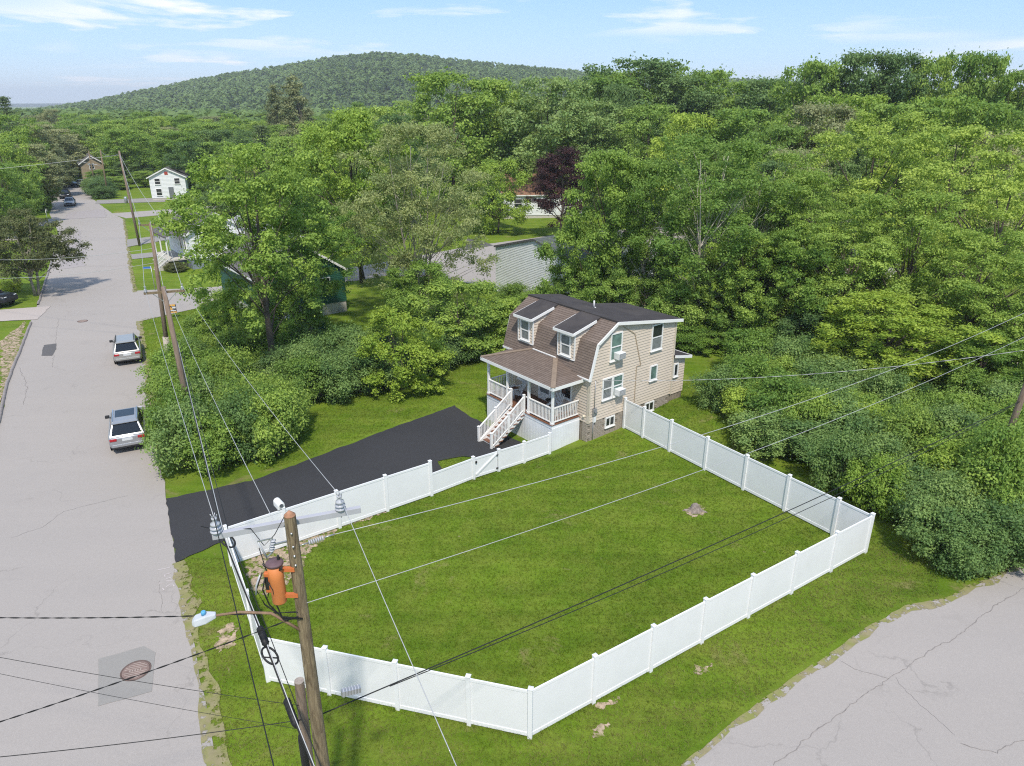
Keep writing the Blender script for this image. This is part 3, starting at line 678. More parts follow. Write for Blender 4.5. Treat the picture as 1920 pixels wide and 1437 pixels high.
# columns and conifers
tree('column', 'poplar_tree', 513, 158, 205, 48, L_POPLAR, BARKP, 'slim grey green poplar with a blunt top above the far wood')
tree('column', 'poplar_tree', 548, 142, 200, 56, L_POPLAR, BARKP, 'taller slim grey green poplar with a thin pointed top')
tree('pine', 'pine_tree', 488, 232, 140, 120, L_PINE, BARK, 'broad dark pine in front of the twin poplars')
tree('pine', 'pine_tree', 4, 178, 175, 90, L_PINE, BARK, 'tall pine at the end of the wood across the street')
tree('pine', 'pine_tree', 265, 205, 260, 44, L_PINE, BARK, 'distant narrow pine standing above the wood past the street end')
# maples behind the brown roofed house
for px, yt, Y, wp, k, lf, lab in (
    (845, 135, 128, 190, 'far', L_MAPLE, 'big dark green maple behind the feathery grey green tree'),
    (925, 150, 132, 150, 'far2', L_MAPLE, 'dark green maple next to the light green maples'),
    (1030, 146, 126, 190, 'far', L_PALE, 'largest light green maple behind the purple maple'),
    (1105, 190, 122, 130, 'far2', L_PALE, 'lower light green maple touching the purple maple'),
    (1160, 158, 128, 75, 'far', L_DEEP, 'narrow dark green tree standing among lighter crowns'),
    (1290, 212, 108, 120, 'far', L_BRIGHT, 'round bright green crown just above the birches')):
    tree(k, 'maple_tree', px, yt, Y, wp, lf, BARK, lab)
# --- the wood behind: crowns that can be told apart, each its own tree
KINDS_FAR = (('far', L_MAPLE), ('far2', L_MAPLE), ('far3', L_BIRCH), ('far', L_DEEP), ('far2', L_POPLAR), ('far3', L_BRIGHT), ('far', L_BIRCH))
def fartrees(rows, name, label, group, seed, kinds=KINDS_FAR):
    r = random.Random(seed)
    for px, yt, Y, wp in rows:
        k, lf = r.choice(kinds); tree(k, name, px+r.uniform(-8, 8), yt+r.uniform(-5, 5), Y, wp*r.uniform(.9, 1.15), lf, BARK, label.replace('{c}', HUE[lf.name]), group, rz=r.uniform(0, 6.28))
DARKW = (('far', L_MAPLE), ('far', L_MAPLE), ('far2', L_DEEP), ('far', L_BIRCH), ('far', L_DEEP), ('far2', L_MAPLE))
fartrees([(1200, 112, 155, 190), (1140, 150, 150, 130), (1160, 138, 165, 150), (1245, 122, 160, 150), (1290, 140, 150, 150), (1335, 130, 152, 150), (1395, 155, 150, 140), (1455, 150, 140, 130), (1515, 112, 122, 120), (1575, 130, 125, 110),
          (1630, 97, 122, 140), (1700, 102, 120, 130), (1755, 104, 118, 110), (1810, 100, 118, 120), (1865, 103, 116, 110), (1920, 128, 112, 120), (1975, 120, 112, 120)],
         'wood_tree', 'tall {c} tree on the skyline of the wood behind the birches', 'skyline trees of the wood', 5, DARKW)
fartrees([(1220, 200, 118, 120), (1385, 205, 105, 150), (1465, 235, 96, 140), (1545, 200, 98, 150), (1610, 175, 104, 130), (1700, 195, 96, 160), (1790, 185, 95, 150), (1880, 195, 90, 160), (1960, 210, 86, 150),
          (1340, 265, 88, 120), (1440, 300, 80, 120), (1500, 280, 82, 130), (1590, 250, 84, 130), (1730, 255, 80, 150), (1860, 250, 76, 150)],
         'wood_tree', '{c} tree in the dense wood between the birches and the skyline', 'inner trees of the wood', 6)
rows = []
r = random.Random(31)
for Y, base in ((172, 250), (190, 238), (215, 228), (245, 222), (280, 216)):
    px = 118 if Y < 200 else 60
    while px < 800:
        rows.append((px, base+r.uniform(-10, 16)-(max(0, px-520)/300*22), Y+r.uniform(-7, 7), 75*170/Y*r.uniform(.85, 1.25))); px += 46*172/Y*r.uniform(.9, 1.3)
rows = [q for q in rows if not (q[2] < 181 and q[0] < 215) and not (q[2] < 184 and 255 < q[0] < 320)]
fartrees(rows, 'wood_tree', '{c} broadleaf tree in the wide wood below the long hill', 'trees of the wide wood', 8)
fartrees([(352, 268, 150, 90), (405, 262, 152, 90), (455, 285, 128, 90), (430, 300, 118, 80), (540, 255, 128, 110), (590, 260, 118, 100), (610, 230, 140, 110), (690, 205, 125, 110), (740, 215, 110, 110), (400, 325, 112, 70), (500, 320, 108, 90), (560, 310, 104, 90)],
         'wood_tree', 'leafy {c} tree in the gardens behind the white houses', 'garden trees behind the white houses', 9)
fartrees([(20, 215, 150, 100), (60, 232, 160, 100), (100, 238, 178, 80), (40, 270, 128, 100), (-10, 250, 120, 110), (88, 290, 148, 60), (10, 310, 110, 90), (60, 320, 128, 70), (130, 250, 190, 80), (-40, 300, 100, 110)],
         'wood_tree', 'leafy {c} tree in the wood across the street', 'trees across the street', 10, (('far3', L_BIRCH), ('far2', L_POPLAR), ('far', L_MAPLE)))
fartrees([(195, 318, 168, 60), (212, 330, 160, 55), (235, 300, 172, 60), (285, 300, 178, 60), (265, 318, 165, 50)], 'wood_tree', '{c} garden tree between the poles and the two storey white house', 'garden trees by the street poles', 12, (('far', L_DEEP), ('far2', L_MAPLE)))

# --- shrubs
SHK = ('shrub', 'shrub2', 'shrub3')
def thicket(poly, spacing, hr, wr, leaves, name, label, group, seed, maxn=80):
    r = random.Random(seed); pts = []; x0 = min(p[0] for p in poly); x1 = max(p[0] for p in poly); y0 = min(p[1] for p in poly); y1 = max(p[1] for p in poly); tries = 0
    while tries < 4000 and len(pts) < maxn:
        tries += 1; x = r.uniform(x0, x1); y = r.uniform(y0, y1)
        if not inpoly(x, y, poly) or any((x-a)**2+(y-b_)**2 < spacing**2 for a, b_ in pts): continue
        pts.append((x, y)); h = r.uniform(*hr); w = r.uniform(*wr); lf = r.choice(leaves)
        plant(r.choice(SHK), name, x, y, h, w, lf, BARK, label.replace('{c}', HUE[lf.name]), 'shrub', group, r.uniform(0, 6.28))
thicket([(-17.6, 33.4), (-15.6, 32.0), (-13.6, 32.6), (-12.4, 34.2), (-12.6, 36.6), (-16.8, 41.0), (-20.3, 45.0), (-22.4, 45.5), (-19.6, 38.5)], 1.55, (2.5, 3.5), (3.0, 3.9), (L_SHRUB, L_SHRUB, L_SHRUBG, L_MAPLE), 'thicket_shrub', 'leafy {c} shrub in the tall thicket between the parked cars and the driveway', 'thicket shrubs by the parked cars', 21)
thicket([(-12.7, 39.2), (-9.0, 43.0), (-5.6, 46.6), (-2.6, 49.6), (-3.6, 52.2), (-8.5, 49.5), (-15.5, 43.8)], 1.6, (2.3, 3.3), (3.0, 3.8), (L_SHRUB, L_SHRUBG, L_DEEP), 'hedge_shrub', '{c} shrub in the overgrown hedge behind the driveway lawn', 'hedge shrubs behind the driveway lawn', 22)
thicket([(-24.0, 48.0), (-21.0, 46.5), (-16.5, 46.0), (-15.2, 49), (-18, 52), (-24.5, 51)], 2.0, (2.2, 3.4), (3.0, 3.8), (L_SHRUB, L_SHRUBG, L_MAPLE), 'thicket_shrub', 'shaded {c} shrub under the tall open crowned tree', 'shaded {c} shrubs under the tall tree', 23)
thicket([(12.3, 38.4), (12.7, 34.6), (14.4, 31.6), (17.0, 28.2), (18.3, 26.6), (22.5, 27.9), (30, 33), (34, 42), (24, 46), (14.5, 44.0)], 1.75, (1.9, 3.3), (3.0, 4.2), (L_SHRUB, L_SHRUBG, L_SHRUBG, L_MAPLE, L_BRIGHT, L_LOCUST), 'thicket_shrub', 'tangled {c} shrub in the thicket beyond the long white fence', 'thicket shrubs beyond the white fence', 24, 120)
thicket([(17.2, 25.9), (17.3, 24.1), (18.3, 23.1), (20.0, 23.9), (24, 26.4), (30, 29.8), (28, 31.5), (21, 28.3)], 1.45, (2.0, 2.9), (2.9, 3.7), (L_SHRUBG, L_SHRUB, L_SHRUBG, L_BRIGHT), 'thicket_shrub', 'dense {c} shrub leaning over the edge of the front road', 'thicket shrubs along the front road', 25, 40)
thicket([(10, 50.5), (-1, 56), (-4, 60), (6, 66), (22, 62), (36, 52), (32, 46), (18, 48)], 3.2, (1.6, 2.6), (3.0, 4.0), (L_MAPLE, L_SHRUB), 'understory_shrub', '{c} shrub on the shaded woodland floor behind the tan house', 'understory shrubs behind the tan house', 26, 60)
thicket([at(175, 372).to_2d()[:], at(196, 374).to_2d()[:], at(202, 362).to_2d()[:], at(185, 352).to_2d()[:]], 2.5, (2, 3.5), (4, 6), (L_DEEP,), 'garden_shrub', 'rounded {c} shrub beside the far street poles', 'shrubs by the far poles', 27, 8)
thicket([g2(-20, 392), g2(40, 380), g2(78, 368), g2(82, 352), g2(40, 345), g2(-40, 360)], 4.0, (1.6, 3.2), (3.5, 5.5), (L_SHRUB, L_DEEP), 'roadside_shrub', 'wild {c} shrub on the grassy corner across the street', 'roadside shrubs across the street', 28, 26)
plant('shrub3', 'thicket_shrub', 21.5, 27.6, 4.6, 3.6, L_MAPLE, BARK, 'tall mid green shrub hiding the foot of the leaning pole', 'shrub'); plant('shrub', 'thicket_shrub', 23.8, 28.4, 4.2, 3.8, L_SHRUB, BARK, 'tall leaf green shrub beside the foot of the leaning pole', 'shrub')
x_, y_ = g2(18, 548); plant('shrub2', 'clipped_shrub', x_, y_, 1.1, 2.4, L_LIME, BARK, 'low lime green clipped shrub behind the dark pickup', 'shrub')

# ------------------------------------------------------------------ long hill and far ridge
HILLM = M('hill_floor', (.06, .09, .03), .95, .1, var=.3, scale=.02, coord='Position')
prof = [(-700, 196), (-300, 205), (60, 208), (180, 191), (300, 167), (400, 147), (500, 131), (620, 113), (700, 107), (800, 112), (900, 122), (1000, 130), (1100, 138), (1250, 150), (1420, 154), (1600, 168), (1900, 178), (2600, 190), (3600, 196)]
RY = 1250.0
ridge = [spot(px, y, RY) for px, y in prof]
def ridge_h(x): return float(np.interp(x, [q[0] for q in ridge], [q[1]-9 for q in ridge]))
def hillz(x, y):
    k = sstep(520, RY, y) if y < RY else 1-sstep(RY, RY+900, y)
    b_ = 1+.10*mnoise.noise((x*.004, y*.004, 2.2))*min(1, (y-520)/300)*(1 if y < RY-60 else 0)
    return -2+(ridge_h(x*RY/max(300, min(y, RY)))+2)*k*b_
hx = np.arange(-1500, 2601, 50.); hy = np.concatenate([np.arange(500, 1251, 25.), np.arange(1300, 2250, 75.)])
hv = [(x, y, hillz(x, y)) for y in hy for x in hx]; nx = len(hx)
tag(MB().add(hv, [(j*nx+i, j*nx+i+1, (j+1)*nx+i+1, (j+1)*nx+i) for j in range(len(hy)-1) for i in range(nx-1)], smooth=True).build('hill', HILLM, fix=False), 'long wooded hill rising beyond the wide wood', 'hill', kind='structure')
RM = M('far_ridge', (.035, .055, .03), .95, .1, var=.2, scale=.005, coord='Position')
fv = []; fx = np.arange(-6500, 6501, 130.)
for y, k in ((4200, 0), (4800, .8), (5200, 1), (6400, 0)):
    for x in fx: fv.append((x, y, -3+k*(25+9*mnoise.noise((x*.0009, 1.5, 0))+3*mnoise.noise((x*.004, 4.5, 0)))))
n_ = len(fx)
tag(MB().add(fv, [(j*n_+i, j*n_+i+1, (j+1)*n_+i+1, (j+1)*n_+i) for j in range(3) for i in range(n_-1)], smooth=True).build('ridge', RM, fix=False), 'low blue ridge on the horizon past the end of the street', 'ridge', kind='structure')
def forest(name, label, cat, pts, hs, ws, leaf, tpl, seed):
    """far trees too small and too many to count: one object"""
    rng = np.random.default_rng(seed); n = len(pts); T = tpl; K = len(T[0])
    a = rng.random(n)*6.28; ca, sa = np.cos(a), np.sin(a)
    c = T[0][None]*np.stack([ws, ws, hs], 1)[:, None, :]; nn = np.broadcast_to(T[1][None], c.shape).copy()
    x = c[..., 0]*ca[:, None]-c[..., 1]*sa[:, None]; y = c[..., 0]*sa[:, None]+c[..., 1]*ca[:, None]
    c = np.stack([x, y, c[..., 2]], -1)+pts[:, None, :]
    x = nn[..., 0]*ca[:, None]-nn[..., 1]*sa[:, None]; y = nn[..., 0]*sa[:, None]+nn[..., 1]*ca[:, None]; nn = np.stack([x, y, nn[..., 2]], -1)
    s = (ws[:, None]*T[2][None]*(.8+.4*rng.random((n, K)))).reshape(-1); std = np.array([.5+.9*mnoise.noise((p[0]*.012, p[1]*.012, 3.)) for p in pts]); tint = (.45*std[:, None]+.22*rng.random(n)[:, None]+.25*T[3][None]).reshape(-1)
    me = leaf_mesh(name, c.reshape(-1, 3), unit(nn.reshape(-1, 3)), s, tint, rng, .8); o = link(name, me, leaf); return tag(o, label, cat, kind='stuff')
rng = np.random.default_rng(77)
d_ = unit(rng.normal(size=(24, 3))); d_[:, 2] = np.abs(d_[:, 2])*1.1-.25; d_ = unit(d_)
TPL = (np.c_[d_[:, :2]*.45, .60+d_[:, 2]*.38], unit(d_+rng.normal(size=d_.shape)*.35+[0, 0, .3]), np.full(24, .50), rng.random(24))
P = []
while len(P) < 13000:
    x = rng.uniform(-900, 1300); y = 560+690*rng.random()**.85
    if abs(x/ y) > .95: continue
    P.append((x, y+rng.normal()*4, hillz(x, y)-1.0))
P = np.array(P); L_HILL = leafmat('hill_leaf', (.024, .050, .014), (.066, .110, .028), rand=0, gain=3.3)
forest('hillside_forest', 'dense mixed forest covering the long hill', 'forest', P, rng.uniform(8, 14, len(P)), rng.uniform(5.5, 10, len(P)), L_HILL, TPL, 3)
P = []
while len(P) < 2600:
    y = rng.uniform(300, 600); x = rng.uniform(-.95, .85)*y
    P.append((x, y, -.5))
P = np.array(P)
forest('valley_forest', 'unbroken forest canopy on the flat below the hill', 'forest', P, rng.uniform(10.5, 14.5, len(P)), rng.uniform(8, 13, len(P)), L_HILL, TPL, 4)
P = []
while len(P) < 500:
    y = rng.uniform(160, 330); x = rng.uniform(.02, .9)*y
    P.append((x, y, -.3))
P = np.array(P)
forest('backwood_forest', 'forest mass closing the gaps behind the skyline trees', 'forest', P, rng.uniform(13, 20, len(P))*(1+.15*(P[:, 0]/P[:, 1])), rng.uniform(8, 12, len(P)), L_HILL, TPL, 5)

# ------------------------------------------------------------------ lawn blades
FENCE_YARD = [(-11.3, 25.2), (-8.3, 18.4), (.55, 16.4), (15.4, 26.4), (6.4, 37.0), (4.3, 35.4), (2.6, 34.2), (-3.6, 30.4)]
def grass_patch(name, label, poly, dens, seed, lo=.045, hi=.085, avoid=(), mat=None):
    rng = np.random.default_rng(seed); P = np.array(poly); x0, y0 = P.min(0); x1, y1 = P.max(0); n = int((x1-x0)*(y1-y0)*dens)
    x = rng.uniform(x0, x1, n); y = rng.uniform(y0, y1, n); k = inpoly_np(x, y, poly)
    for a in avoid: k &= ~(inpoly_np(x, y, a) & (rng.random(n) < .78))
    x = x[k]; y = y[k]; n = len(x); z = np.array([gz(a, b_) for a, b_ in zip(x, y)])
    B = 3; xx = np.repeat(x, B)+rng.normal(size=n*B)*.025; yy = np.repeat(y, B)+rng.normal(size=n*B)*.025; zz_ = np.repeat(z, B); m_ = n*B
    a = rng.random(m_)*6.28; L = rng.uniform(lo, hi, m_); wd = rng.uniform(.006, .013, m_); ln = rng.normal(size=(m_, 2))*.45*L[:, None]
    v = np.empty((m_, 3, 3), np.float32)
    v[:, 0] = np.stack([xx-np.cos(a)*wd, yy-np.sin(a)*wd, zz_], 1); v[:, 1] = np.stack([xx+np.cos(a)*wd, yy+np.sin(a)*wd, zz_], 1)
    v[:, 2] = np.stack([xx+ln[:, 0], yy+ln[:, 1], zz_+L], 1)
    me = bpy.data.meshes.new(name); me.vertices.add(m_*3); me.vertices.foreach_set('co', v.reshape(-1)); me.loops.add(m_*3); me.loops.foreach_set('vertex_index', np.arange(m_*3, dtype=np.int32))
    me.polygons.add(m_); me.polygons.foreach_set('loop_start', np.arange(0, m_*3, 3, dtype=np.int32))
    t = me.attributes.new('tint', 'FLOAT', 'FACE'); t.data.foreach_set('value', rng.random(m_).astype(np.float32)); me.update(); me.validate()
    return tag(link(name, me, mat or BLADE), label, 'grass', kind='stuff')
for BN in ('grass_blade', 'dry_grass_blade'):
  m, nt, b = mnew(BN); pos = nd(nt, 'ShaderNodeNewGeometry').outputs['Position']
  c, fine = lawn_nodes(nt, pos, 1.2); ta = nd(nt, 'ShaderNodeAttribute', attribute_name='tint').outputs['Fac']
  if BN[0] == 'd': c = mixc(nt, mixc(nt, .75, (0,0,0), ramp(nt, noise_n(nt, pos, .55, 6, .7, .5), .36, .58)), c, (.30, .265, .10))
  c = mixc(nt, ta, mixc(nt, .25, c, (.01, .03, .0)), mixc(nt, .28, c, (.30, .36, .05)))
  nt.links.new(c, b.inputs['Base Color']); b.inputs['Roughness'].default_value = .6; b.inputs['Specular IOR Level'].default_value = .2
  tr = nd(nt, 'ShaderNodeBsdfTranslucent'); nt.links.new(c, tr.inputs[0]); ms = nd(nt, 'ShaderNodeMixShader'); ms.inputs[0].default_value = .3
  nt.links.new(b.outputs[0], ms.inputs[1]); nt.links.new(tr.outputs[0], ms.inputs[2]); nt.links.new(ms.outputs[0], nt.nodes['Material Output'].inputs['Surface'])
  MATS[BN] = m
BLADE = MATS['grass_blade']; DRYBLADE = MATS['dry_grass_blade']
SOILS = [[g2(*q) for q in ((462, 1052), (520, 1008), (600, 975), (690, 948), (735, 940), (725, 962), (640, 990), (585, 1030), (560, 1075), (500, 1120), (474, 1110))],
         [g2(*q) for q in ((420, 1170), (445, 1175), (440, 1212), (410, 1225), (405, 1195))], [g2(*q) for q in ((1110, 1368), (1140, 1355), (1135, 1382), (1112, 1385))], [g2(*q) for q in ((1305, 1255), (1335, 1244), (1332, 1262), (1310, 1266))], [g2(*q) for q in ((1285, 962), (1300, 945), (1322, 952), (1318, 968), (1298, 972))], [g2(*q) for q in ((1120, 1318), (1165, 1305), (1150, 1322), (1125, 1330))]]
grass_patch('lawn_grass', 'mown grass of the fenced yard', FENCE_YARD, 210, 1, avoid=SOILS)
grass_patch('verge_grass', 'mown grass of the verge outside the fence', [(-13.65, 24.7), (-10.5, 19.1), (-8.25, 14.9), (-2.4, 5.0), (-1.5, 9.6), (4.85, 15.05), (7.5, 17.1), (12.0, 20.2), (14.6, 21.8), (16.3, 22.25), (17.6, 24.5), (16.2, 26.6), (.6, 15.8), (-8.0, 17.8), (-11.3, 24.6)], 190, 2, avoid=SOILS, mat=DRYBLADE)
grass_patch('lawn_grass', 'uneven grass between the driveway and the overgrown hedge', [(-13.0, 31.9), (-11.1, 33.3), (-3.6, 41.3), (-1.6, 38.8), (-.4, 38.2), (4, 44), (1.5, 50), (-3, 49.5), (-9.5, 43), (-13, 38.6), (-12.2, 36)], 120, 3, .05, .11)
grass_patch('lawn_grass', 'grass strip between the tan house and the thicket', [(6.9, 37.6), (12.5, 33.4), (13.5, 38), (13, 44), (10.6, 43.2)], 120, 4, .05, .11)
grass_patch('lawn_grass', 'small wedge of grass between the driveway and the low fence', [(-4.0, 33.3), (-2.6, 34.0), (-.7, 33.7), (.2, 33.3), (-3.4, 31.0)], 200, 5)
grass_patch('weed_grass', 'longer weeds along the outer foot of the fence', [(-7.9, 17.75), (.6, 15.55), (15.9, 26.2), (15.7, 26.45), (.6, 15.85), (-7.8, 17.95)], 130, 7, .07, .20)
grass_patch('weed_grass', 'longer weeds along the yard side of the driveway fence', [(-11.0, 24.6), (-3.8, 29.7), (2.0, 33.7), (1.9, 33.9), (-3.9, 29.9), (-11.1, 24.85)], 90, 8, .07, .18)
grass_patch('verge_grass', 'grass strip with dry edges beside the parked silver car', [(-23.2, 42.8), (-32.2, 59.4), (-28.0, 63.8), (-25.5, 60), (-22.4, 48), (-20.9, 43.5)], 60, 6, .06, .14)

# ------------------------------------------------------------------ the tan house
HM = Matrix.Translation(HC) @ Matrix.Rotation(HA, 4, 'Z')
house = empty('house', HC, HA, 'tan sided two storey house with gambrel roof and white railed porch', 'house')
SIDING = M('tan_siding', (.59, .502, .412), .55, .3, var=.05, scale=.8, dirt=((.53, .45, .37), 1.2, .58))
TRIM = M('white_trim', (.78, .77, .75), .45, .35, var=.04, scale=2)
PORCHW = M('porch_white', (.76, .77, .79), .5, .3, var=.05, scale=2)
GLASS = M('dark_glass', (.022, .026, .028), .06, .6, var=.3, scale=1.5)
GLASSG = M('curtained_glass', (.19, .20, .20), .12, .5, var=.25, scale=4)
GLASSV = M('green_curtained_glass', (.12, .19, .165), .12, .5, var=.4, scale=2.5)
FLATR = M('black_roofing', (.056, .050, .050), .85, .2, var=.18, scale=1.0, bmp=.25, bscale=60, dirt=((.075, .066, .062), .7, .5))
DECK = M('brown_deck', (.17, .078, .045), .55, .3, var=.25, scale=5)
BLACK = M('black_metal', (.02, .02, .02), .5, .4, var=.1)
def shingle_mat(name, a, b_, mort):
    m, nt, bs = mnew(name); uv = nd(nt, 'ShaderNodeUVMap').outputs[0]
    br = nd(nt, 'ShaderNodeTexBrick'); br.offset = .5; br.inputs['Scale'].default_value = 1; br.inputs['Brick Width'].default_value = .31; br.inputs['Row Height'].default_value = .14; br.inputs['Mortar Size'].default_value = .006; br.inputs['Bias'].default_value = 0
    br.inputs['Color1'].default_value = c4(a); br.inputs['Color2'].default_value = c4(b_); br.inputs['Mortar'].default_value = c4(mort); nt.links.new(uv, br.inputs['Vector'])
    g = nd(nt, 'ShaderNodeTexCoord').outputs['Object']; f = noise_n(nt, g, 90, 3, .8); c = mixc(nt, ramp(nt, f, .3, .7), mixc(nt, .35, br.outputs[0], mort), br.outputs[0])
    c = mixc(nt, mixc(nt, .35, (0,0,0), ramp(nt, noise_n(nt, g, .9, 4), .4, .7)), c, tuple(x*.75 for x in a))
    nt.links.new(c, bs.inputs['Base Color']); bs.inputs['Roughness'].default_value = .9; bs.inputs['Specular IOR Level'].default_value = .15; bump(nt, bs, f, .4, .01); MATS[name] = m; return m
SHING = shingle_mat('brown_shingle', (.215, .168, .140), (.165, .127, .106), (.10, .076, .062))
SHCAP = M('ridge_cap', (.24, .185, .14), .9, .15, var=.15, scale=6)
def lap(fn, umin, umax, v0, v1, course, depth, vlen=1.0):
    mb = MB(); n = max(1, round((v1-v0)*vlen/course)); dv = (v1-v0)/n
    for i in range(n):
        a = v0+i*dv; b_ = a+dv; u0, u1, w0, w1 = umin(a), umax(a), umin(b_), umax(b_)
        if w1-w0 < 0: w0 = w1 = (w0+w1)/2
        y0 = i*.14
        mb.add([fn(u0, a, depth), fn(u1, a, depth), fn(w1, b_, .001), fn(w0, b_, .001), fn(u0, a, 0), fn(u1, a, 0)], [(0,1,2,3), (4,5,1,0)],
               uv=[[(u0, y0), (u1, y0), (w1, y0+.139), (w0, y0+.139)], [(u0, y0), (u1, y0), (u1, y0+.01), (u0, y0+.01)]])
    return mb
def fbox(mb, fn, u0, u1, z0, z1, o0, o1):
    p = [fn(u, z, o) for o in (o0, o1) for u, z in ((u0, z0), (u1, z0), (u1, z1), (u0, z1))]
    return mb.add(p, [(0,3,2,1), (4,5,6,7), (0,1,5,4), (1,2,6,5), (2,3,7,6), (3,0,4,7)])
def window(parent, fn, u0, u1, z0, z1, panes='hung', glass=(None, None), fw=.075, dep=.095, sill=True, trim=None):
    trim = trim or TRIM; mb = MB()
    fbox(mb, fn, u0-fw, u0, z0-fw, z1+fw, .002, dep); fbox(mb, fn, u1, u1+fw, z0-fw, z1+fw, .002, dep)
    fbox(mb, fn, u0, u1, z1, z1+fw, .002, dep); fbox(mb, fn, u0, u1, z0-fw, z0, .002, dep)
    zm = (z0+z1)/2; um = (u0+u1)/2
    if panes == 'hung': fbox(mb, fn, u0, u1, zm-.03, zm+.03, .004, dep-.012); cells = ((u0, u1, z0, zm-.03), (u0, u1, zm+.03, z1))
    elif panes == 'slide': fbox(mb, fn, um-.03, um+.03, z0, z1, .004, dep-.012); cells = ((u0, um-.03, z0, z1), (um+.03, u1, z0, z1))
    else: cells = ((u0, u1, z0, z1),)
    w = mb.build('window', trim, parent)
    for i, (a, b_, c_, d) in enumerate(cells):
        g = MB(); fbox(g, fn, a, b_, c_, d, .006, .052+.012*i); g.build('pane', glass[min(i, len(glass)-1)] or GLASS, w)
    if sill:
        s_ = MB(); fbox(s_, fn, u0-fw-.03, u1+fw+.03, z0-fw-.04, z0-fw-.001, .002, dep+.045); s_.build('sill', trim, w)
    return w
ZS, ZE, ZK, ZT, SK, STP, SE, ZEE, TL = 1.09, 3.75, 5.59, 6.49, .44, 1.91, 6.99, 5.72, 7.22
def rw_min(z): return float(np.interp(z, [ZS, ZE, ZK, ZT], [0, 0, SK, STP]))
def rw_max(z): return SE if z < ZEE else SE+(STP-SE)*(z-ZEE)/(ZT-ZEE)
fR = lambda u, z, o: (u, -o, z)              # wall facing the yard
fF = lambda u, z, o: (-o, u, z)              # front wall, towards the porch
fB = lambda u, z, o: (SE+o, u, z)
fL = lambda u, z, o: (u, TL+o, z)
lap(fR, rw_min, rw_max, ZS, ZT-.01, .165, .030).build('wall', SIDING, house)
lap(fF, lambda z: 0, lambda z: TL, ZS, ZE, .165, .030).build('wall', SIDING, house)
lap(fB, lambda z: 0, lambda z: 4.2, ZS, 5.70, .165, .030).build('wall', SIDING, house)
lap(fL, rw_min, lambda z: 4.2 if z < 6.1 else 4.2+(STP-4.2)*(z-6.1)/(ZT-6.1), ZS, ZT-.01, .165, .030).build('wall', SIDING, house)
lap(lambda u, z, o: (4.2+o, u, z), lambda z: 4.2, lambda z: TL, ZS, 6.1, .165, .030).build('wall', SIDING, house)
lap(lambda u, z, o: (u, 4.2+o, z), lambda z: 4.2, lambda z: SE, ZS, 5.7, .165, .030).build('wall', SIDING, house)
core = MB(); core.prism([(.02, ZS), (SE-.02, ZS), (SE-.02, 5.70), (STP, 6.46), (SK+.03, 5.55), (.02, 3.7)], lambda u, z: (u, .01, z), lambda u, z: (u, 4.18, z))
core.build('wall_core', SIDING, house)
core = MB(); core.prism([(.02, ZS), (4.18, ZS), (4.18, 6.08), (STP, 6.46), (SK+.03, 5.55), (.02, 3.7)], lambda u, z: (u, 4.19, z), lambda u, z: (u, TL-.01, z)); core.build('wall_core', SIDING, house)
# corner boards and the line of the old gambrel in the siding
cb_ = MB(); fbox(cb_, fR, -.03, .09, ZS-.02, ZE, .003, .048); fbox(cb_, fF, -.048, .09, ZS-.02, ZE, .003, .046); fbox(cb_, fR, SE-.09, SE+.03, ZS-.02, 5.74, .003, .048)
cb_.build('corner_board', M('tan_trim', (.56, .49, .395), .5, .3, var=.04), house)
sm = MB(); pl = [(2.23, 6.33), (3.38, 5.60), (4.05, 3.60), (3.70, 3.60), (3.70, ZS)]
for (a, b_), (c_, d) in zip(pl, pl[1:]): sm.bar((a, -.035, b_), (c_, -.035, d), .03, .05)
sm.build('siding_seam', M('seam_tan', (.40, .32, .235), .6, .3, var=.05), house)
# foundation: mortared blocks
FND = M('foundation_mortar', (.25, .21, .17), .95, .1, var=.2, scale=4, bmp=.6)
BLK = M('foundation_block', (.33, .285, .24), .9, .15, var=.3, scale=2.2, bmp=.9, bscale=14, dirt=((.25, .215, .18), 1.4, .55))
fnd = MB().box(.02, SE-.03, .03, TL-.03, -.7, ZS).build('foundation', FND, house)
fnd2 = MB().box(SE-.03, 8.2, .12, 3.0, -.5, .95).build('foundation', FND, house)
bl = {}
def block(L, parent, fn, u, z, k):
    key = round(L, 2)
    if key not in bl:
        q = MB(); q.add([(0,0,0),(L,0,0),(L,0,.185),(0,0,.185),(.015,-.03,.012),(L-.015,-.034,.012),(L-.015,-.03,.172),(.015,-.036,.172)], [(0,1,5,4),(1,2,6,5),(2,3,7,6),(3,0,4,7),(4,5,6,7)]); bl[key] = q.mesh('block'); bl[key].materials.append(BLK)
    o = bpy.data.objects.new('block', bl[key]); COL.objects.link(o); o.parent = parent
    p = fn(u, z, 0); o.location = p
    if k == 'F': o.rotation_euler = (0, 0, -math.pi/2)
for row in range(8):
    z = -.45+row*.192; u = -.02 if row % 2 else .18
    while u < SE-.45:
        if not (1.2 < u+.2 < 2.25 and z > .28) and not (4.5 < u+.2 < 5.6 and z > .28): block(.39, fnd, lambda a, b_, o: (a, .022, b_), u, z, 'R')
        u += .40
    if row > 1: block(.39, fnd, lambda a, b_, o: (.014, a, b_), .42, z, 'F')
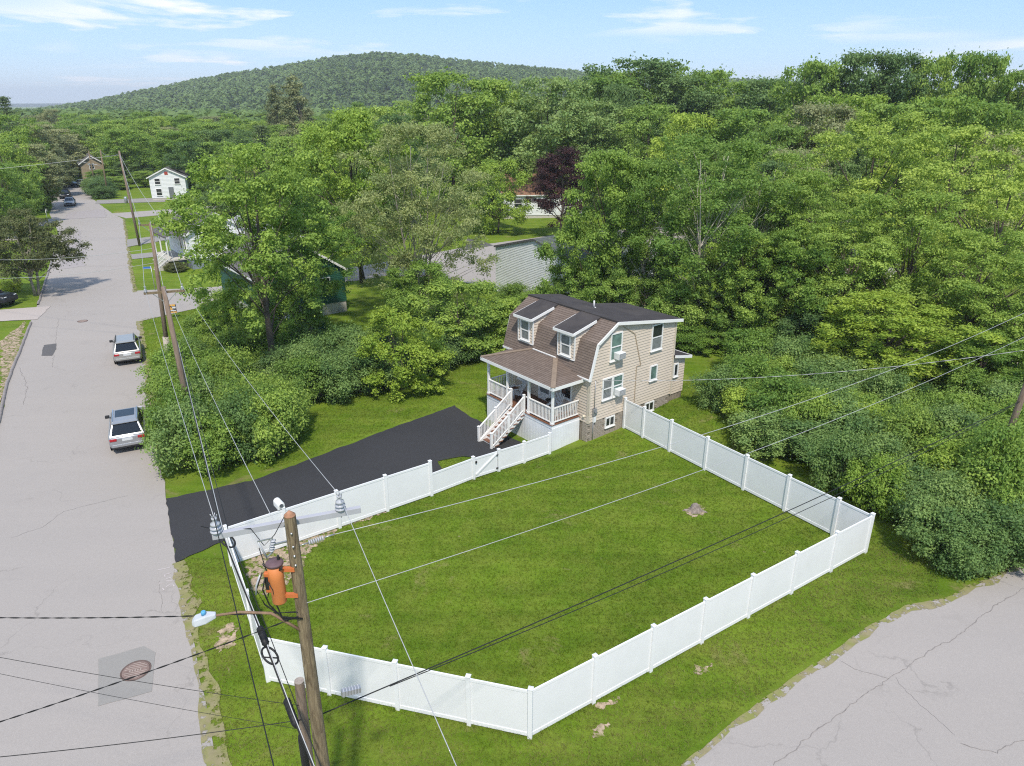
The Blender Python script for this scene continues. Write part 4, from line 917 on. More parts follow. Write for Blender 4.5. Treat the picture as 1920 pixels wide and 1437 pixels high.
# roofs
def slope(p0, p1): return lambda u, v, o: (p0[0]+(p1[0]-p0[0])*v-o*.9, u, p0[1]+(p1[1]-p0[1])*v+o*.5)
lo = lap(slope((-.14, ZE-.03), (SK-.02, ZK+.02)), lambda v: -.14, lambda v: TL+.14, 0, 1, .14, .016, 1.95); lo.build('roof', SHING, house)
lap(lambda u, v, o: (SK-.02+(STP-SK+.02)*v-o*.5, u, ZK+.02+(ZT+.04-ZK)*v+o*.85), lambda v: -.14, lambda v: TL+.14, 0, 1, .14, .016, 1.72).build('roof', SHING, house)
zr = lambda s: 6.61-(s-STP)*.152
fr = MB(); 
for t0, t1, s1 in ((-.2, 4.4, 7.28), (4.4, TL+.16, 4.5)):
    s0 = STP-.08
    fr.add([(s0,t0,zr(s0)),(s1,t0,zr(s1)),(s1,t1,zr(s1)),(s0,t1,zr(s0)),(s0,t0,zr(s0)-.10),(s1,t0,zr(s1)-.10),(s1,t1,zr(s1)-.10),(s0,t1,zr(s0)-.10)], [(0,1,2,3),(7,6,5,4),(0,4,5,1),(1,5,6,2),(2,6,7,3),(3,7,4,0)])
flat = fr.build('flat_roof', FLATR, house)
fa = MB(); fa.bar((STP-.12, -.235, zr(STP)-.085), (7.30, -.235, zr(7.30)-.085), .06, .17); fa.bar((7.31, -.24, zr(7.31)-.10), (7.31, 4.44, zr(7.31)-.10), .05, .17)
fa.bar((-.17, -.19, ZE-.12), (SK-.08, -.19, ZK+.02), .07, .15); fa.bar((SK-.10, -.19, ZK-.01), (STP-.06, -.19, ZT+.03), .07, .15)
fa.bar((-.05, TL+.17, ZE-.14), (SK+.04, TL+.17, ZK-.06), .05, .13); fa.bar((SK+.03, TL+.17, ZK-.09), (STP+.02, TL+.17, ZT-.07), .05, .13)
fa.bar((-.15, -.15, ZE-.07), (-.15, TL+.16, ZE-.07), .04, .12); fa.bar((-.06, -.15, ZE-.13), (-.06, TL+.15, ZE-.13), .2, .02)
fa.build('fascia', TRIM, house)
MB().lathe([(.05, 0), (.05, .42), (.04, .43)], 12, (3.5, 3.35, zr(3.5)-.03)).lathe([(.13, 0), (.12, .02)], 12, (3.5, 3.35, zr(3.5)-.02)).build('vent_pipe', TRIM, house)
for ta, tb, gl in ((4.64, 6.19, (GLASSG, GLASSG)), (1.15, 2.71, (GLASSG, GLASSG))):
    z_f, z_b = 6.03, 6.60; dr = MB(); s0, s1 = -.24, STP+.02
    dr.add([(s0,ta,z_f),(s1,ta,z_b),(s1,tb,z_b),(s0,tb,z_f),(s0,ta,z_f-.07),(s1,ta,z_b-.07),(s1,tb,z_b-.07),(s0,tb,z_f-.07)], [(0,1,2,3),(7,6,5,4),(0,4,5,1),(1,5,6,2),(2,6,7,3),(3,7,4,0)])
    d = dr.build('dormer_roof', FLATR, house)
    f_ = MB(); f_.bar((s0-.02, ta-.03, z_f-.09), (s0-.02, tb+.03, z_f-.09), .04, .15); f_.bar((s0, ta-.025, z_f-.09), (1.5, ta-.025, z_f+(z_b-z_f)*1.74/2.17-.09), .04, .15); f_.bar((s0, tb+.025, z_f-.09), (1.5, tb+.025, z_f+(z_b-z_f)*1.74/2.17-.09), .04, .15); f_.build('fascia', TRIM, d)
    a, b_ = ta+.12, tb-.12
    dw = lap(lambda u, z, o: (.03-o, u, z), lambda z: a, lambda z: b_, 4.42, 5.97, .165, .034).build('dormer_wall', SIDING, house)
    su = lambda z: float(np.interp(z, [ZE, ZK, ZT], [-.12, SK, STP])); sl = lambda z: .03 if z < 5.97 else .03+(z-5.97)/.265
    lap(lambda u, z, o: (u, a-o, z), sl, lambda z: max(sl(z), su(z)), 4.30, 6.46, .165, .034).build('cheek', SIDING, dw)
    lap(lambda u, z, o: (u, b_+o, z), sl, lambda z: max(sl(z), su(z)), 4.30, 6.46, .165, .034).build('cheek', SIDING, dw)
    ctm = MB(); ctm.bar((.015, a-.012, 4.40), (.015, a-.012, 5.96), .07, .06, (1,0,0)); ctm.bar((.015, b_+.012, 4.40), (.015, b_+.012, 5.96), .07, .06, (1,0,0)); ctm.bar((.0, a-.02, 4.41), (.0, b_+.02, 4.41), .05, .05)
    ctm.bar((.10, a-.03, 4.46), (SK+.06, a-.03, ZK+.03), .05, .05); ctm.bar((SK+.06, a-.03, ZK+.04), (1.6, a-.03, 6.37), .05, .05); ctm.build('trim', TRIM, dw)
    tm = (a+b_)/2; window(dw, lambda u, z, o: (.03-o, u, z), tm-.33, tm+.33, 4.62, 5.70, glass=gl)
# low wing at the back
lap(lambda u, z, o: (u, .1-o, z), lambda z: SE, lambda z: 8.25, .95, 3.25, .165, .030).build('wall', SIDING, house)
lap(lambda u, z, o: (8.25+o, u, z), lambda z: .1, lambda z: 3.0, .95, 3.1, .165, .030).build('wall', SIDING, house)
MB().box(SE, 8.23, .12, 2.98, .95, 3.1).build('wall_core', SIDING, house)
MB().add([(SE-.02,-.12,3.56),(8.55,-.12,3.24),(8.55,3.15,3.24),(SE-.02,3.15,3.56),(SE-.02,-.12,3.46),(8.55,-.12,3.14),(8.55,3.15,3.14),(SE-.02,3.15,3.46)], [(0,1,2,3),(7,6,5,4),(0,4,5,1),(1,5,6,2),(2,6,7,3),(3,7,4,0)]).build('wing_roof', FLATR, house)
MB().bar((SE-.0, -.15, 3.48), (8.57, -.15, 3.16), .05, .16).bar((8.58, -.16, 3.17), (8.58, 3.16, 3.17), .05, .16).build('fascia', TRIM, house)
# windows of the yard wall
window(house, fR, 1.50, 2.26, 4.46, 5.90, glass=(GLASSV, GLASSV))
window(house, fR, 4.86, 5.66, 4.33, 5.76, glass=(GLASSG, GLASS))
window(house, fR, 4.94, 5.44, 2.48, 3.27, 'one', (GLASSV,))
window(house, fR, 1.02, 1.66, 2.28, 3.40, glass=(GLASSG, GLASSG)); window(house, fR, 1.83, 2.50, 2.28, 3.40, glass=(GLASSV, GLASSV))
window(house, lambda u, z, o: (u, .03-o, z), 1.42, 2.03, .50, .97, 'slide'); window(house, lambda u, z, o: (u, .03-o, z), 4.76, 5.40, .50, .97, 'slide')
window(house, lambda u, z, o: (u, .1-o, z), 7.25, 7.52, 2.15, 2.85, 'one')
# front wall under the porch
window(house, fF, 1.36, 2.12, 2.10, 3.05, 'one', (GLASS,))
window(house, fF, 5.1, 6.0, 2.05, 3.15, 'hung', (GLASSG, GLASS))
dm = MB(); fbox(dm, fF, 3.02, 4.10, 1.33, 3.42, .004, .085); door = dm.build('door', TRIM, house)
g_ = MB(); fbox(g_, fF, 3.18, 3.94, 1.80, 3.25, .087, .097); g_.build('pane', GLASSG, door)
MB().tube([(-.10, 3.14, 2.3), (-.10, 3.14, 2.42)], .015, 8).build('handle', BLACK, door)
# porch
SF, TR, TP, ZD = -2.07, .65, 6.48, 1.33
dk = MB(); n_b = 15
deck = MB().box(SF-.02, -.03, TR, TP, ZD-.22, ZD-.03).build('deck', PORCHW, house)
for i in range(n_b):
    w_ = (-.03-SF+.06)/n_b; MB().box(SF-.06+i*w_, SF-.06+(i+1)*w_-.008, TR-.04, TP+.04, ZD-.028, ZD).build('plank', DECK, deck)
sk_ = MB(); k = 48; w_ = (TP-TR)/k
for i in range(k): sk_.box(SF-.005+(.006 if i % 2 else 0), SF+.03, TR+i*w_+.004, TR+(i+1)*w_-.004, -.9, ZD-.225)
sk_.box(SF+.012, SF+.028, TR, TP, -.9, ZD-.23); k = 17; w_ = (-.03-SF)/k
for i in range(k): sk_.box(SF+i*w_+.004, SF+(i+1)*w_-.004, TR-.03, TR+.005+(.006 if i % 2 else 0), -.9, ZD-.225); sk_.box(SF+i*w_+.004, SF+(i+1)*w_-.004, TP-.005, TP+.03, -.9, ZD-.225)
sk_.box(SF, -.04, TR-.016, TR, -.9, ZD-.23); sk_.box(SF, -.04, TP, TP+.016, -.9, ZD-.23)
sk_.build('porch_skirt', PORCHW, house)
for t_ in (TR+.08, 2.69, 4.61, TP-.08):
    p_ = MB(); s_ = SF+.08; p_.box(s_-.065, s_+.065, t_-.065, t_+.065, ZD, 3.36); o = p_.build('porch_post', TRIM, house, bevel=.008)
    MB().box(s_-.09, s_+.09, t_-.09, t_+.09, ZD, ZD+.10).box(s_-.085, s_+.085, t_-.085, t_+.085, 3.28, 3.36).build('post_base', TRIM, o)
def rail(a, b_, parent, zlo=.10, zhi=.92, first=.06):
    a = Vector(a); b_ = Vector(b_); r_ = MB(); up = Vector((0,0,1)); r_.bar(a+up*zhi, b_+up*zhi, .085, .05); r_.bar(a+up*zlo, b_+up*zlo, .06, .05)
    o = r_.build('railing', TRIM, parent); bb = MB(); L = (b_-a).length; n = int(L/.115)
    for i in range(1, n):
        p = a.lerp(b_, i/n); bb.box(p.x-.018, p.x+.018, p.y-.018, p.y+.018, p.z+zlo, p.z+zhi)
    bb.build('balusters', TRIM, o); return o
rs_ = SF+.08; rail((rs_, TR+.08, ZD), (rs_, 2.69, ZD), house); rail((rs_, 2.69, ZD), (rs_, 2.93, ZD), house); rail((rs_, 4.61, ZD), (rs_, TP-.08, ZD), house); rail((rs_, 4.17, ZD), (rs_, 4.61, ZD), house)
rail((rs_, TR+.08, ZD), (-.05, TR+.08, ZD), house); rail((rs_, TP-.08, ZD), (-.05, TP-.08, ZD), house)
# stairs
SX, SZ, T1, T2 = -4.42, -.34, 2.99, 4.11; nst = 9
stairs = MB().bar((SF, T1+.02, ZD-.16), (SX+.05, T1+.02, SZ+.06), .05, .26).bar((SF, T2-.02, ZD-.16), (SX+.05, T2-.02, SZ+.06), .05, .26).build('stairs', TRIM, house)
rise = (ZD-SZ)/nst; run = (SF-SX)/nst
for i in range(nst):
    z = ZD-(i+1)*rise; x1 = SF-i*run
    MB().box(x1-run-.03, x1, T1-.06, T2+.06, z-.035, z).build('tread', DECK, stairs)
    MB().box(x1-.02, x1-.002, T1+.03, T2-.03, z, z+rise-.036).build('riser', TRIM, stairs)
MB().box(SX-run-.1, SX-.02, T1-.1, T2+.1, SZ-.1, SZ+.05).build('landing', TRIM, stairs)
for t_ in (T1-.02, T2+.02):
    bot = (SX-.02, t_, SZ+.02); mid = ((SX+SF)/2, t_, (SZ+ZD)/2+.02)
    for q, hh in ((bot, 1.02), (mid, 1.02), ((SF-.05, t_, ZD), 1.05)):
        n_ = MB().box(q[0]-.055, q[0]+.055, q[1]-.055, q[1]+.055, q[2]-.12, q[2]+hh).build('newel_post', TRIM, stairs); MB().add([(q[0]-.075,q[1]-.075,q[2]+hh),(q[0]+.075,q[1]-.075,q[2]+hh),(q[0]+.075,q[1]+.075,q[2]+hh),(q[0]-.075,q[1]+.075,q[2]+hh),(q[0],q[1],q[2]+hh+.06)], [(0,3,2,1),(0,1,4),(1,2,4),(2,3,4),(3,0,4)]).build('cap', TRIM, n_)
    rail((bot[0], t_, bot[2]), (mid[0], t_, mid[2]), stairs, .14, .92); rail((mid[0], t_, mid[2]), (SF-.05, t_, ZD+.02), stairs, .14, .92)
# porch roof
E0, T0_, T1_, ZP, ZPT, P1, P2 = SF-.24, TR-.28, TP+.26, 3.63, 4.15, 2.75, 4.80
pr = MB().prism([(T0_, 0), (T1_, 0)], lambda a, b_: (0,0,0), lambda a, b_: (0,0,0)) if False else MB()
pr.add([(E0,T0_,ZP),(E0,T1_,ZP),(.02,T1_,ZP),(.02,T0_,ZP),(.0,P1,ZPT),(.0,P2,ZPT)], [(0,1,5,4),(0,4,3),(1,2,5),(2,3,4,5),(0,3,2,1)])
proof = pr.build('porch_roof', SHING, house)
lap(lambda u, v, o: (E0+(0-E0)*v-o*.2, u, ZP+(ZPT-ZP)*v+.006+o), lambda v: T0_+(P1-T0_)*v, lambda v: T1_+(P2-T1_)*v, 0, 1, .14, .014, 2.4).build('shingle_course', SHING, proof)
lap(lambda u, v, o: (u, T0_+(P1-T0_)*v-o*.2, ZP+(ZPT-ZP)*v+.006+o), lambda v: E0+(0-E0)*v, lambda v: .0, 0, 1, .14, .014, 2.4).build('shingle_course', SHING, proof)
lap(lambda u, v, o: (u, T1_+(P2-T1_)*v+o*.2, ZP+(ZPT-ZP)*v+.006+o), lambda v: E0+(0-E0)*v, lambda v: .0, 0, 1, .14, .014, 2.0).build('shingle_course', SHING, proof)
MB().bar((E0, T0_, ZP+.03), (0, P1, ZPT+.03), .26, .03).build('ridge_cap', SHCAP, proof); MB().bar((E0, T1_, ZP+.03), (0, P2, ZPT+.03), .26, .03).build('ridge_cap', SHCAP, proof)
MB().bar((-.02, P1-.05, ZPT+.05), (-.02, P2-.1, ZPT+.05), .09, .05).bar((-.17, -.1, ZE-.06), (-.17, P1-1.2, ZE-.02), .05, .06).build('flashing', TRIM, proof)
MB().bar((E0-.01, T0_-.02, ZP-.09), (E0-.01, T1_+.02, ZP-.09), .03, .18).bar((E0, T0_-.01, ZP-.09), (0, T0_-.01, ZP-.09), .03, .18).bar((E0, T1_+.01, ZP-.09), (0, T1_+.01, ZP-.09), .03, .18).bar((rs_, TR, 3.44), (rs_, TP, 3.44), .14, .16).bar((rs_, TR+.08, 3.44), (-.03, TR+.08, 3.44), .14, .16).bar((rs_, TP-.08, 3.44), (-.03, TP-.08, 3.44), .14, .16).build('fascia', TRIM, proof)
MB().box(E0+.02, -.03, T0_+.02, T1_-.02, 3.53, 3.55).build('porch_ceiling', PORCHW, proof)

def on_house(name, s, t, z, label, cat, group=None, rz=0.): return empty(name, HM @ Vector((s, t, z)), HA+rz, label, cat, group)
ACW = M('appliance_white', (.74, .74, .74), .4, .4, var=.03)
GRIL = M('grille_grey', (.10, .11, .12), .6, .3, var=.2, scale=20)
for s, z, lab in ((2.02, 4.50, 'white air conditioner in the upper window of the tan house'), (2.19, 2.32, 'white air conditioner in the ground floor window of the tan house')):
    a = on_house('air_conditioner', s, 0, z, lab, 'air conditioner')
    MB().box(-.27, .27, -.44, .02, 0, .36).build('casing', ACW, a, bevel=.012)
    q = MB().box(-.24, .24, -.452, -.441, .03, .33).build('grille', GRIL, a)
    sl = MB()
    for i in range(7): sl.box(-.23, .23, -.458, -.453, .05+i*.04, .062+i*.04)
    sl.build('slat', ACW, q)
    sl = MB(); [sl.box(.271, .275, -.38+i*.05, -.36+i*.05, .06, .30) for i in range(6)]; sl.build('side_vent', GRIL, a)
mt_ = on_house('electric_meter', .40, -.02, 1.08, 'grey electric meter box with conduit at the corner of the tan house', 'meter')
GREY = M('grey_metal', (.36, .37, .38), .4, .4, metal=.6, var=.1)
MB().box(-.13, .13, -.14, 0, .40, .80).build('socket_box', GREY, mt_); MB().lathe([(.085, 0), (.085, .07), (.06, .10)], 14, (0, -.14, .62), (0,-1,0)).build('meter_glass', GLASSG, mt_); MB().box(-.09, .09, -.12, 0, .0, .34).build('lower_box', ACW, mt_)
MB().tube([(0,-.04,.8), (0,-.04,2.45)], .022, 8).tube([(-.06,-.05,0), (-.06,-.05,-1.1)], .022, 8).build('conduit', GREY, mt_)
CHW = M('chair_white', (.72, .72, .72), .45, .35, var=.04)
def chair(s, t, rz, lab):
    c_ = on_house('adirondack_chair', s, t, ZD, lab, 'chair', None, rz)     # faces -x
    for y in (-.27, .27):
        MB().box(-.36, -.28, y-.03, y+.03, 0, .56).build('leg', CHW, c_); MB().bar((-.34, y*.9, .36), (.42, y*.9, .04), .04, .12).build('leg', CHW, c_); MB().box(-.40, .30, y*1.12-.07, y*1.12+.07, .56, .585).build('armrest', CHW, c_)
    for i in range(6): MB().bar((-.34+i*.09, -.26, .39-i*.038), (-.34+i*.09, .26, .39-i*.038), .075, .02).build('seat_slat', CHW, c_)
    for i in range(6):
        y = -.225+i*.09; hh = .98-.9*(y*y); MB().bar((.16, y*.85, .20), (.16+hh*.42, y*1.12, .20+hh*.86), .02, .078, (1,0,0)).build('back_slat', CHW, c_)
    MB().bar((.30, -.27, .56), (.30, .27, .56), .05, .05).build('brace', CHW, c_)
chair(-.95, 5.0, -.35, 'white slatted deck chair on the porch beside the stair opening')
chair(-.85, 1.75, .3, 'white slatted deck chair on the porch beneath the dark window')
dm_ = on_house('door_mat', -.75, 3.55, ZD+.002, 'brown mat on the porch before the white door', 'mat'); MB().box(-.30, .30, -.45, .45, 0, .012).build('mat_fabric', M('mat_brown', (.10, .065, .035), .95, .1, var=.3, scale=12), dm_); MB().box(-.33, .33, -.48, .48, 0, .006).build('mat_edge', BLACK, dm_)
tb_ = on_house('side_table', -.55, 2.55, ZD, 'small dark table on the porch between chair and door', 'table'); MB().lathe([(.26, .46), (.26, .49)], 16).build('table_top', BLACK, tb_)
for i in range(3):
    a = i*2.09; MB().tube([(.2*math.cos(a), .2*math.sin(a), 0), (.1*math.cos(a), .1*math.sin(a), .46)], .015, 6).build('leg', BLACK, tb_)
wl = on_house('wall_lamp', -.06, .28, 1.36, 'small cream lamp on the front wall beside the porch railing', 'lamp'); MB().lathe([(.03, 0), (.07, .04), (.075, .10), (.04, .14)], 10).build('globe', M('cream_glass', (.70, .64, .50), .3, .4, var=.03), wl); MB().box(.0, .06, -.03, .03, .03, .09).build('bracket', TRIM, wl)

# ------------------------------------------------------------------ white vinyl fence
VINYL = M('white_vinyl', (.76, .76, .76), .42, .4, var=.025, scale=1.5, dirt=((.72, .72, .71), 2.0, .60))
VPOST = M('white_vinyl_post', (.78, .78, .78), .38, .4, var=.02)
def gp(p): return Vector((p[0], p[1], gz(p[0], p[1])))
def fpost(p, ang, hh, parent):
    q = gp(p); r_ = .066; m_ = Matrix.Translation(q-parent.location) @ Matrix.Rotation(ang, 4, 'Z')
    o = MB().box(-r_, r_, -r_, r_, -.15, hh, m_).build('post', VPOST, parent)
    c_ = r_+.010; MB().add([m_ @ Vector(v) for v in ((-c_,-c_,hh),(c_,-c_,hh),(c_,c_,hh),(-c_,c_,hh),(-c_,-c_,hh+.035),(c_,-c_,hh+.035),(c_,c_,hh+.035),(-c_,c_,hh+.035),(0,0,hh+.075))], [(0,3,2,1),(0,1,5,4),(1,2,6,5),(2,3,7,6),(3,0,4,7),(4,5,8),(5,6,8),(6,7,8),(7,4,8)]).build('cap', VPOST, o)
def fpanel(a, b_, h0, h1, parent, name='panel', inset=.066, lift=.07, brace=False):
    A = gp(a); B = gp(b_); d = B-A; L = d.length; u = d/L; n = Vector((-u.y, u.x, 0)).normalized(); A2 = A+u*inset; L2 = L-2*inset; O = parent.location
    P = lambda x, z, y: A2+u*x+n*y+Vector((0,0,z))-O
    Z0 = lambda x: lift; Z1 = lambda x: h0+(h1-h0)*x/L2
    mb = MB(); k = max(2, round(L2/.152)); w = L2/k
    for i in range(k):
        x0, x1 = i*w, (i+1)*w; c = .003
        for sg in (1, -1):
            y = .011*sg
            mb.add([P(x0, lift, y*.97), P(x0+c, lift, y), P(x1-c, lift, y), P(x1, lift, y*.97), P(x0, Z1(x0)-.04, y*.97), P(x0+c, Z1(x0)-.04, y), P(x1-c, Z1(x1)-.04, y), P(x1, Z1(x1)-.04, y*.97)], [(0,1,5,4),(1,2,6,5),(2,3,7,6)])
    mb.add([P(0, lift, .004), P(L2, lift, .004), P(L2, Z1(L2)-.05, .004), P(0, Z1(0)-.05, .004)], [(0,1,2,3)])
    o = mb.build(name, VINYL, parent)
    MB().bar(P(0, Z1(0)-.045, 0), P(L2, Z1(L2)-.045, 0), .05, .09).build('top_rail', VPOST, o); MB().bar(P(0, lift+.06, 0), P(L2, lift+.06, 0), .05, .13).build('bottom_rail', VPOST, o)
    if brace: MB().bar(P(.03, lift+.15, -.04), P(L2-.03, Z1(L2)-.1, -.04), .035, .09).build('diagonal_brace', VPOST, o)
    return o, P, L2
HF = 1.80
def tops(l, h=1.87): return [at(x, y, h).to_2d() for x, y in l]
c0 = at(422, 987, 1.87).to_2d(); c1 = at(489, 1191, 1.87).to_2d(); c2 = at(995, 1292, 1.87).to_2d(); c3 = at(1637, 964, 1.87).to_2d(); c4_ = at(1173, 748, 1.87).to_2d(); cA = at(806, 865, 1.87).to_2d()
def along(a, b_, fr): return [a.lerp(b_, f) for f in fr]
def fr_px(a, b_, pts):
    d = (b_-a); return [max(0, min(1, (p-a).dot(d)/d.length_squared)) for p in tops(pts)]
fence = empty('vinyl_fence', gp(c2), 0, 'tall white vinyl privacy fence enclosing the mown yard', 'fence')
runs = [along(c0, c1, [0, fr_px(c0, c1, [(454, 1111)])[0], 1]), along(c1, c2, [0]+fr_px(c1, c2, [(612, 1210), (742, 1238), (878, 1268)])+[1]),
        along(c2, c3, [0]+fr_px(c2, c3, [(1113, 1227), (1224, 1172), (1326, 1125), (1416, 1080), (1497, 1037), (1571, 998)])+[1]),
        along(c3, c4_, [0]+fr_px(c3, c4_, [(1574, 935), (1480, 892), (1401, 855), (1328, 820), (1262, 788), (1208, 765)])+[1]),
        along(c0, cA, [0, .25, .5, .75, 1])]
seen = []
for run_ in runs:
    ang = math.atan2((run_[-1]-run_[0]).y, (run_[-1]-run_[0]).x)
    for p in run_:
        if not any((p-q).length < .05 for q in seen): fpost(p, ang, 1.87, fence); seen.append(p)
    for a, b_ in zip(run_, run_[1:]): fpanel(a, b_, HF, HF, fence)
low = [cA]+[at(x, y, 1.24).to_2d() for x, y in ((887, 857), (935, 841), (983, 824), (1031, 807))]
ang = math.atan2((low[-1]-low[0]).y, (low[-1]-low[0]).x)
for p in low[1:]: fpost(p, ang, 1.26, fence)
fpanel(low[0], low[1], 1.20, 1.20, fence); fpanel(low[2], low[3], 1.20, 1.20, fence); fpanel(low[3], low[4], 1.20, 1.20, fence)
gate = empty('fence_gate', gp(low[1]), 0, 'low white vinyl gate with diagonal brace in the fence beside the porch', 'gate')
go, P, L2 = fpanel(low[1].lerp(low[2], .02), low[1].lerp(low[2], .98), 1.18, 1.18, gate, 'gate_leaf', .075, .09, True)
for z in (.25, 1.0): MB().box(-.06, .06, -.02, .02, -.03, .03, Matrix.Translation(P(L2-.02, z, -.045)) @ Matrix.Rotation(ang, 4, 'Z')).build('hinge', BLACK, gate)
MB().box(-.03, .05, -.03, .02, -.06, .06, Matrix.Translation(P(.03, .95, -.05)) @ Matrix.Rotation(ang, 4, 'Z')).build('latch', BLACK, gate)
# white box on a fence post
q = runs[4][1]; bx = empty('post_box', (q.x-.18, q.y+.10, gz(q.x, q.y)), ang, 'white rounded box with a dark round opening on a post behind the fence', 'box')
MB().box(-.04, .04, -.04, .04, -.1, 1.86).build('post', VPOST, bx)
prf = [(-.15, 0), (.15, 0), (.15, .18)]+[(.15*math.cos(a), .18+.15*math.sin(a)) for a in [math.pi*k/8 for k in range(1, 9)]]
MB().prism(prf, lambda x, z: (x, -.24, 1.86+z), lambda x, z: (x, .24, 1.86+z)).build('shell', TRIM, bx, bevel=.01)
MB().lathe([(.12, 0), (.12, .02), (.09, .025)], 16, (0, -.24, 2.03), (0,-1,0)).build('opening_rim', TRIM, bx); MB().lathe([(.085, .026), (.085, .03)], 16, (0, -.24, 2.03), (0,-1,0)).build('opening', GRIL, bx)
# stump
sx, sy = g2(1303, 958); stp = empty('tree_stump', (sx, sy, 0), .4, 'small grey tree stump in the middle of the mown yard', 'stump')
r_ = random.Random(4); ring = lambda R, z: [(R*(1+.18*r_.uniform(-1, 1))*math.cos(a), R*(1+.18*r_.uniform(-1, 1))*math.sin(a), z+r_.uniform(-.02, .05)) for a in [6.283*k/12 for k in range(12)]]
rv = ring(.34, -.03)+ring(.25, .08)+ring(.19, .22)+ring(.13, .31)
MB().add(rv, [(i*12+j, i*12+(j+1)%12, (i+1)*12+(j+1)%12, (i+1)*12+j) for i in range(3) for j in range(12)]+[tuple(36+j for j in range(12))], smooth=False).build('stump_wood', M('weathered_stump', (.24, .20, .175), .95, .1, var=.4, scale=9, bmp=1., bscale=20), stp)
MB().tube([(-.2,.1,.02), (-.42,.2,.03), (-.55,.22,-.02)], [.07,.05,.02], 6).tube([(.15,-.15,.03), (.34,-.3,.03), (.45,-.36,-.02)], [.07,.05,.02], 6).build('root', MATS['weathered_stump'], stp)

# ------------------------------------------------------------------ poles, lamps and wires
m, nt, b = mnew('pole_wood'); g_ = nd(nt, 'ShaderNodeTexCoord').outputs['Object']; mp = nd(nt, 'ShaderNodeMapping'); mp.inputs['Scale'].default_value = (14, 14, 1.6); nt.links.new(g_, mp.inputs[0])
f1 = noise_n(nt, mp.outputs[0], 1.2, 6, .7, 1.2); c = mixc(nt, ramp(nt, f1, .32, .66), (.075, .050, .028), (.285, .220, .130)); nt.links.new(c, b.inputs['Base Color']); b.inputs['Roughness'].default_value = .9; bump(nt, b, f1, 1.0, .02); POLEW = m
m, nt, b = mnew('brown_pole_wood'); g_ = nd(nt, 'ShaderNodeTexCoord').outputs['Object']; mp = nd(nt, 'ShaderNodeMapping'); mp.inputs['Scale'].default_value = (10, 10, .9); nt.links.new(g_, mp.inputs[0])
f1 = noise_n(nt, mp.outputs[0], 1.2, 6, .7, 1.2); c = mixc(nt, ramp(nt, f1, .32, .66), (.13, .085, .06), (.27, .205, .155)); nt.links.new(c, b.inputs['Base Color']); b.inputs['Roughness'].default_value = .9; bump(nt, b, f1, .7, .02); POLEB = m
ENDG = M('cut_wood', (.36, .19, .12), .9, .1, var=.25, scale=14)
FIBER = M('grey_fibreglass', (.40, .40, .43), .45, .35, var=.05)
PORC = M('grey_porcelain', (.42, .43, .46), .25, .5, var=.1)
STEEL = M('galvanised_steel', (.42, .43, .44), .4, .5, metal=.7, var=.15)
ALU = M('bare_aluminium_wire', (.46, .46, .46), .5, .4, metal=.2, var=.05)
RUB = M('black_cable', (.016, .016, .017), .55, .3, var=.1)
PX, PY, PH = -4.0, 11.0, 10.72
pole = empty('utility_pole', (PX, PY, 0), 0, 'weathered wooden utility pole with grey crossarm standing by the fence corner', 'utility pole')
pr_ = MB(); pr_.tube([(0,0,-.2), (0,0,3.5), (.0,0,7), (0,0,PH-.12)], [.165, .145, .125, .105], 20, caps=False); pr_.build('pole', POLEW, pole)
MB().lathe([(.106, PH-.12), (.104, PH-.10), (.0, PH)], 20).build('pole_top', ENDG, pole)
CD = Vector((.93, .37, 0)).normalized(); CDP = Vector((-CD.y, CD.x, 0)); off = -CDP*0.0
ca = at(398, 1006, 10.30)-Vector((PX, PY, 0)); cbb = at(676, 955, 10.30)-Vector((PX, PY, 0)); CD = (cbb-ca).normalized()
arm_off = Vector((-CD.y, CD.x, 0))*.13
mid0 = (ca+cbb)/2; MB().bar(ca, cbb, .10, .115).build('crossarm', FIBER, pole, bevel=.006)
for z in (10.30, 10.02, 9.82, 9.62): MB().lathe([(.022, 0), (.022, .015), (.011, .017), (.011, .035)], 8, (.03, -.115, z), (.2,-1,0)).build('bolt', STEEL, pole)
def insulator(p, parent, sc=1.0):
    o = MB().lathe([(.05*sc, 0), (.10*sc, .02*sc), (.105*sc, .045*sc), (.06*sc, .055*sc), (.06*sc, .075*sc), (.095*sc, .09*sc), (.10*sc, .115*sc), (.055*sc, .125*sc), (.055*sc, .15*sc), (.085*sc, .165*sc), (.08*sc, .20*sc), (.035*sc, .22*sc), (.035*sc, .27*sc), (.05*sc, .28*sc), (.05*sc, .31*sc), (.02*sc, .32*sc)], 14, p).build('insulator', PORC, parent)
    MB().tube([Vector(p)-Vector((0,0,.16)), Vector(p)+Vector((0,0,.01))], .012, 6).build('pin', STEEL, o)
    for a in (0, 1.6, 3.1, 4.7): MB().tube([Vector(p)+Vector((.03*math.cos(a), .03*math.sin(a), .30*sc)), Vector(p)+Vector((.06*math.cos(a), .06*math.sin(a), .38*sc))], .007, 5).build('tie', STEEL, o)
iL = ca+CD*.08+Vector((0,0,.06)); iR = ca.lerp(cbb, .86)+Vector((0,0,.06)); insulator(iL, pole); insulator(iR, pole)
PO = Vector((PX, PY, 0))
def sagline(a, b_, sag, n=24): return [a.lerp(b_, i/n)-Vector((0,0,4*sag*(i/n)*(1-i/n))) for i in range(n+1)]
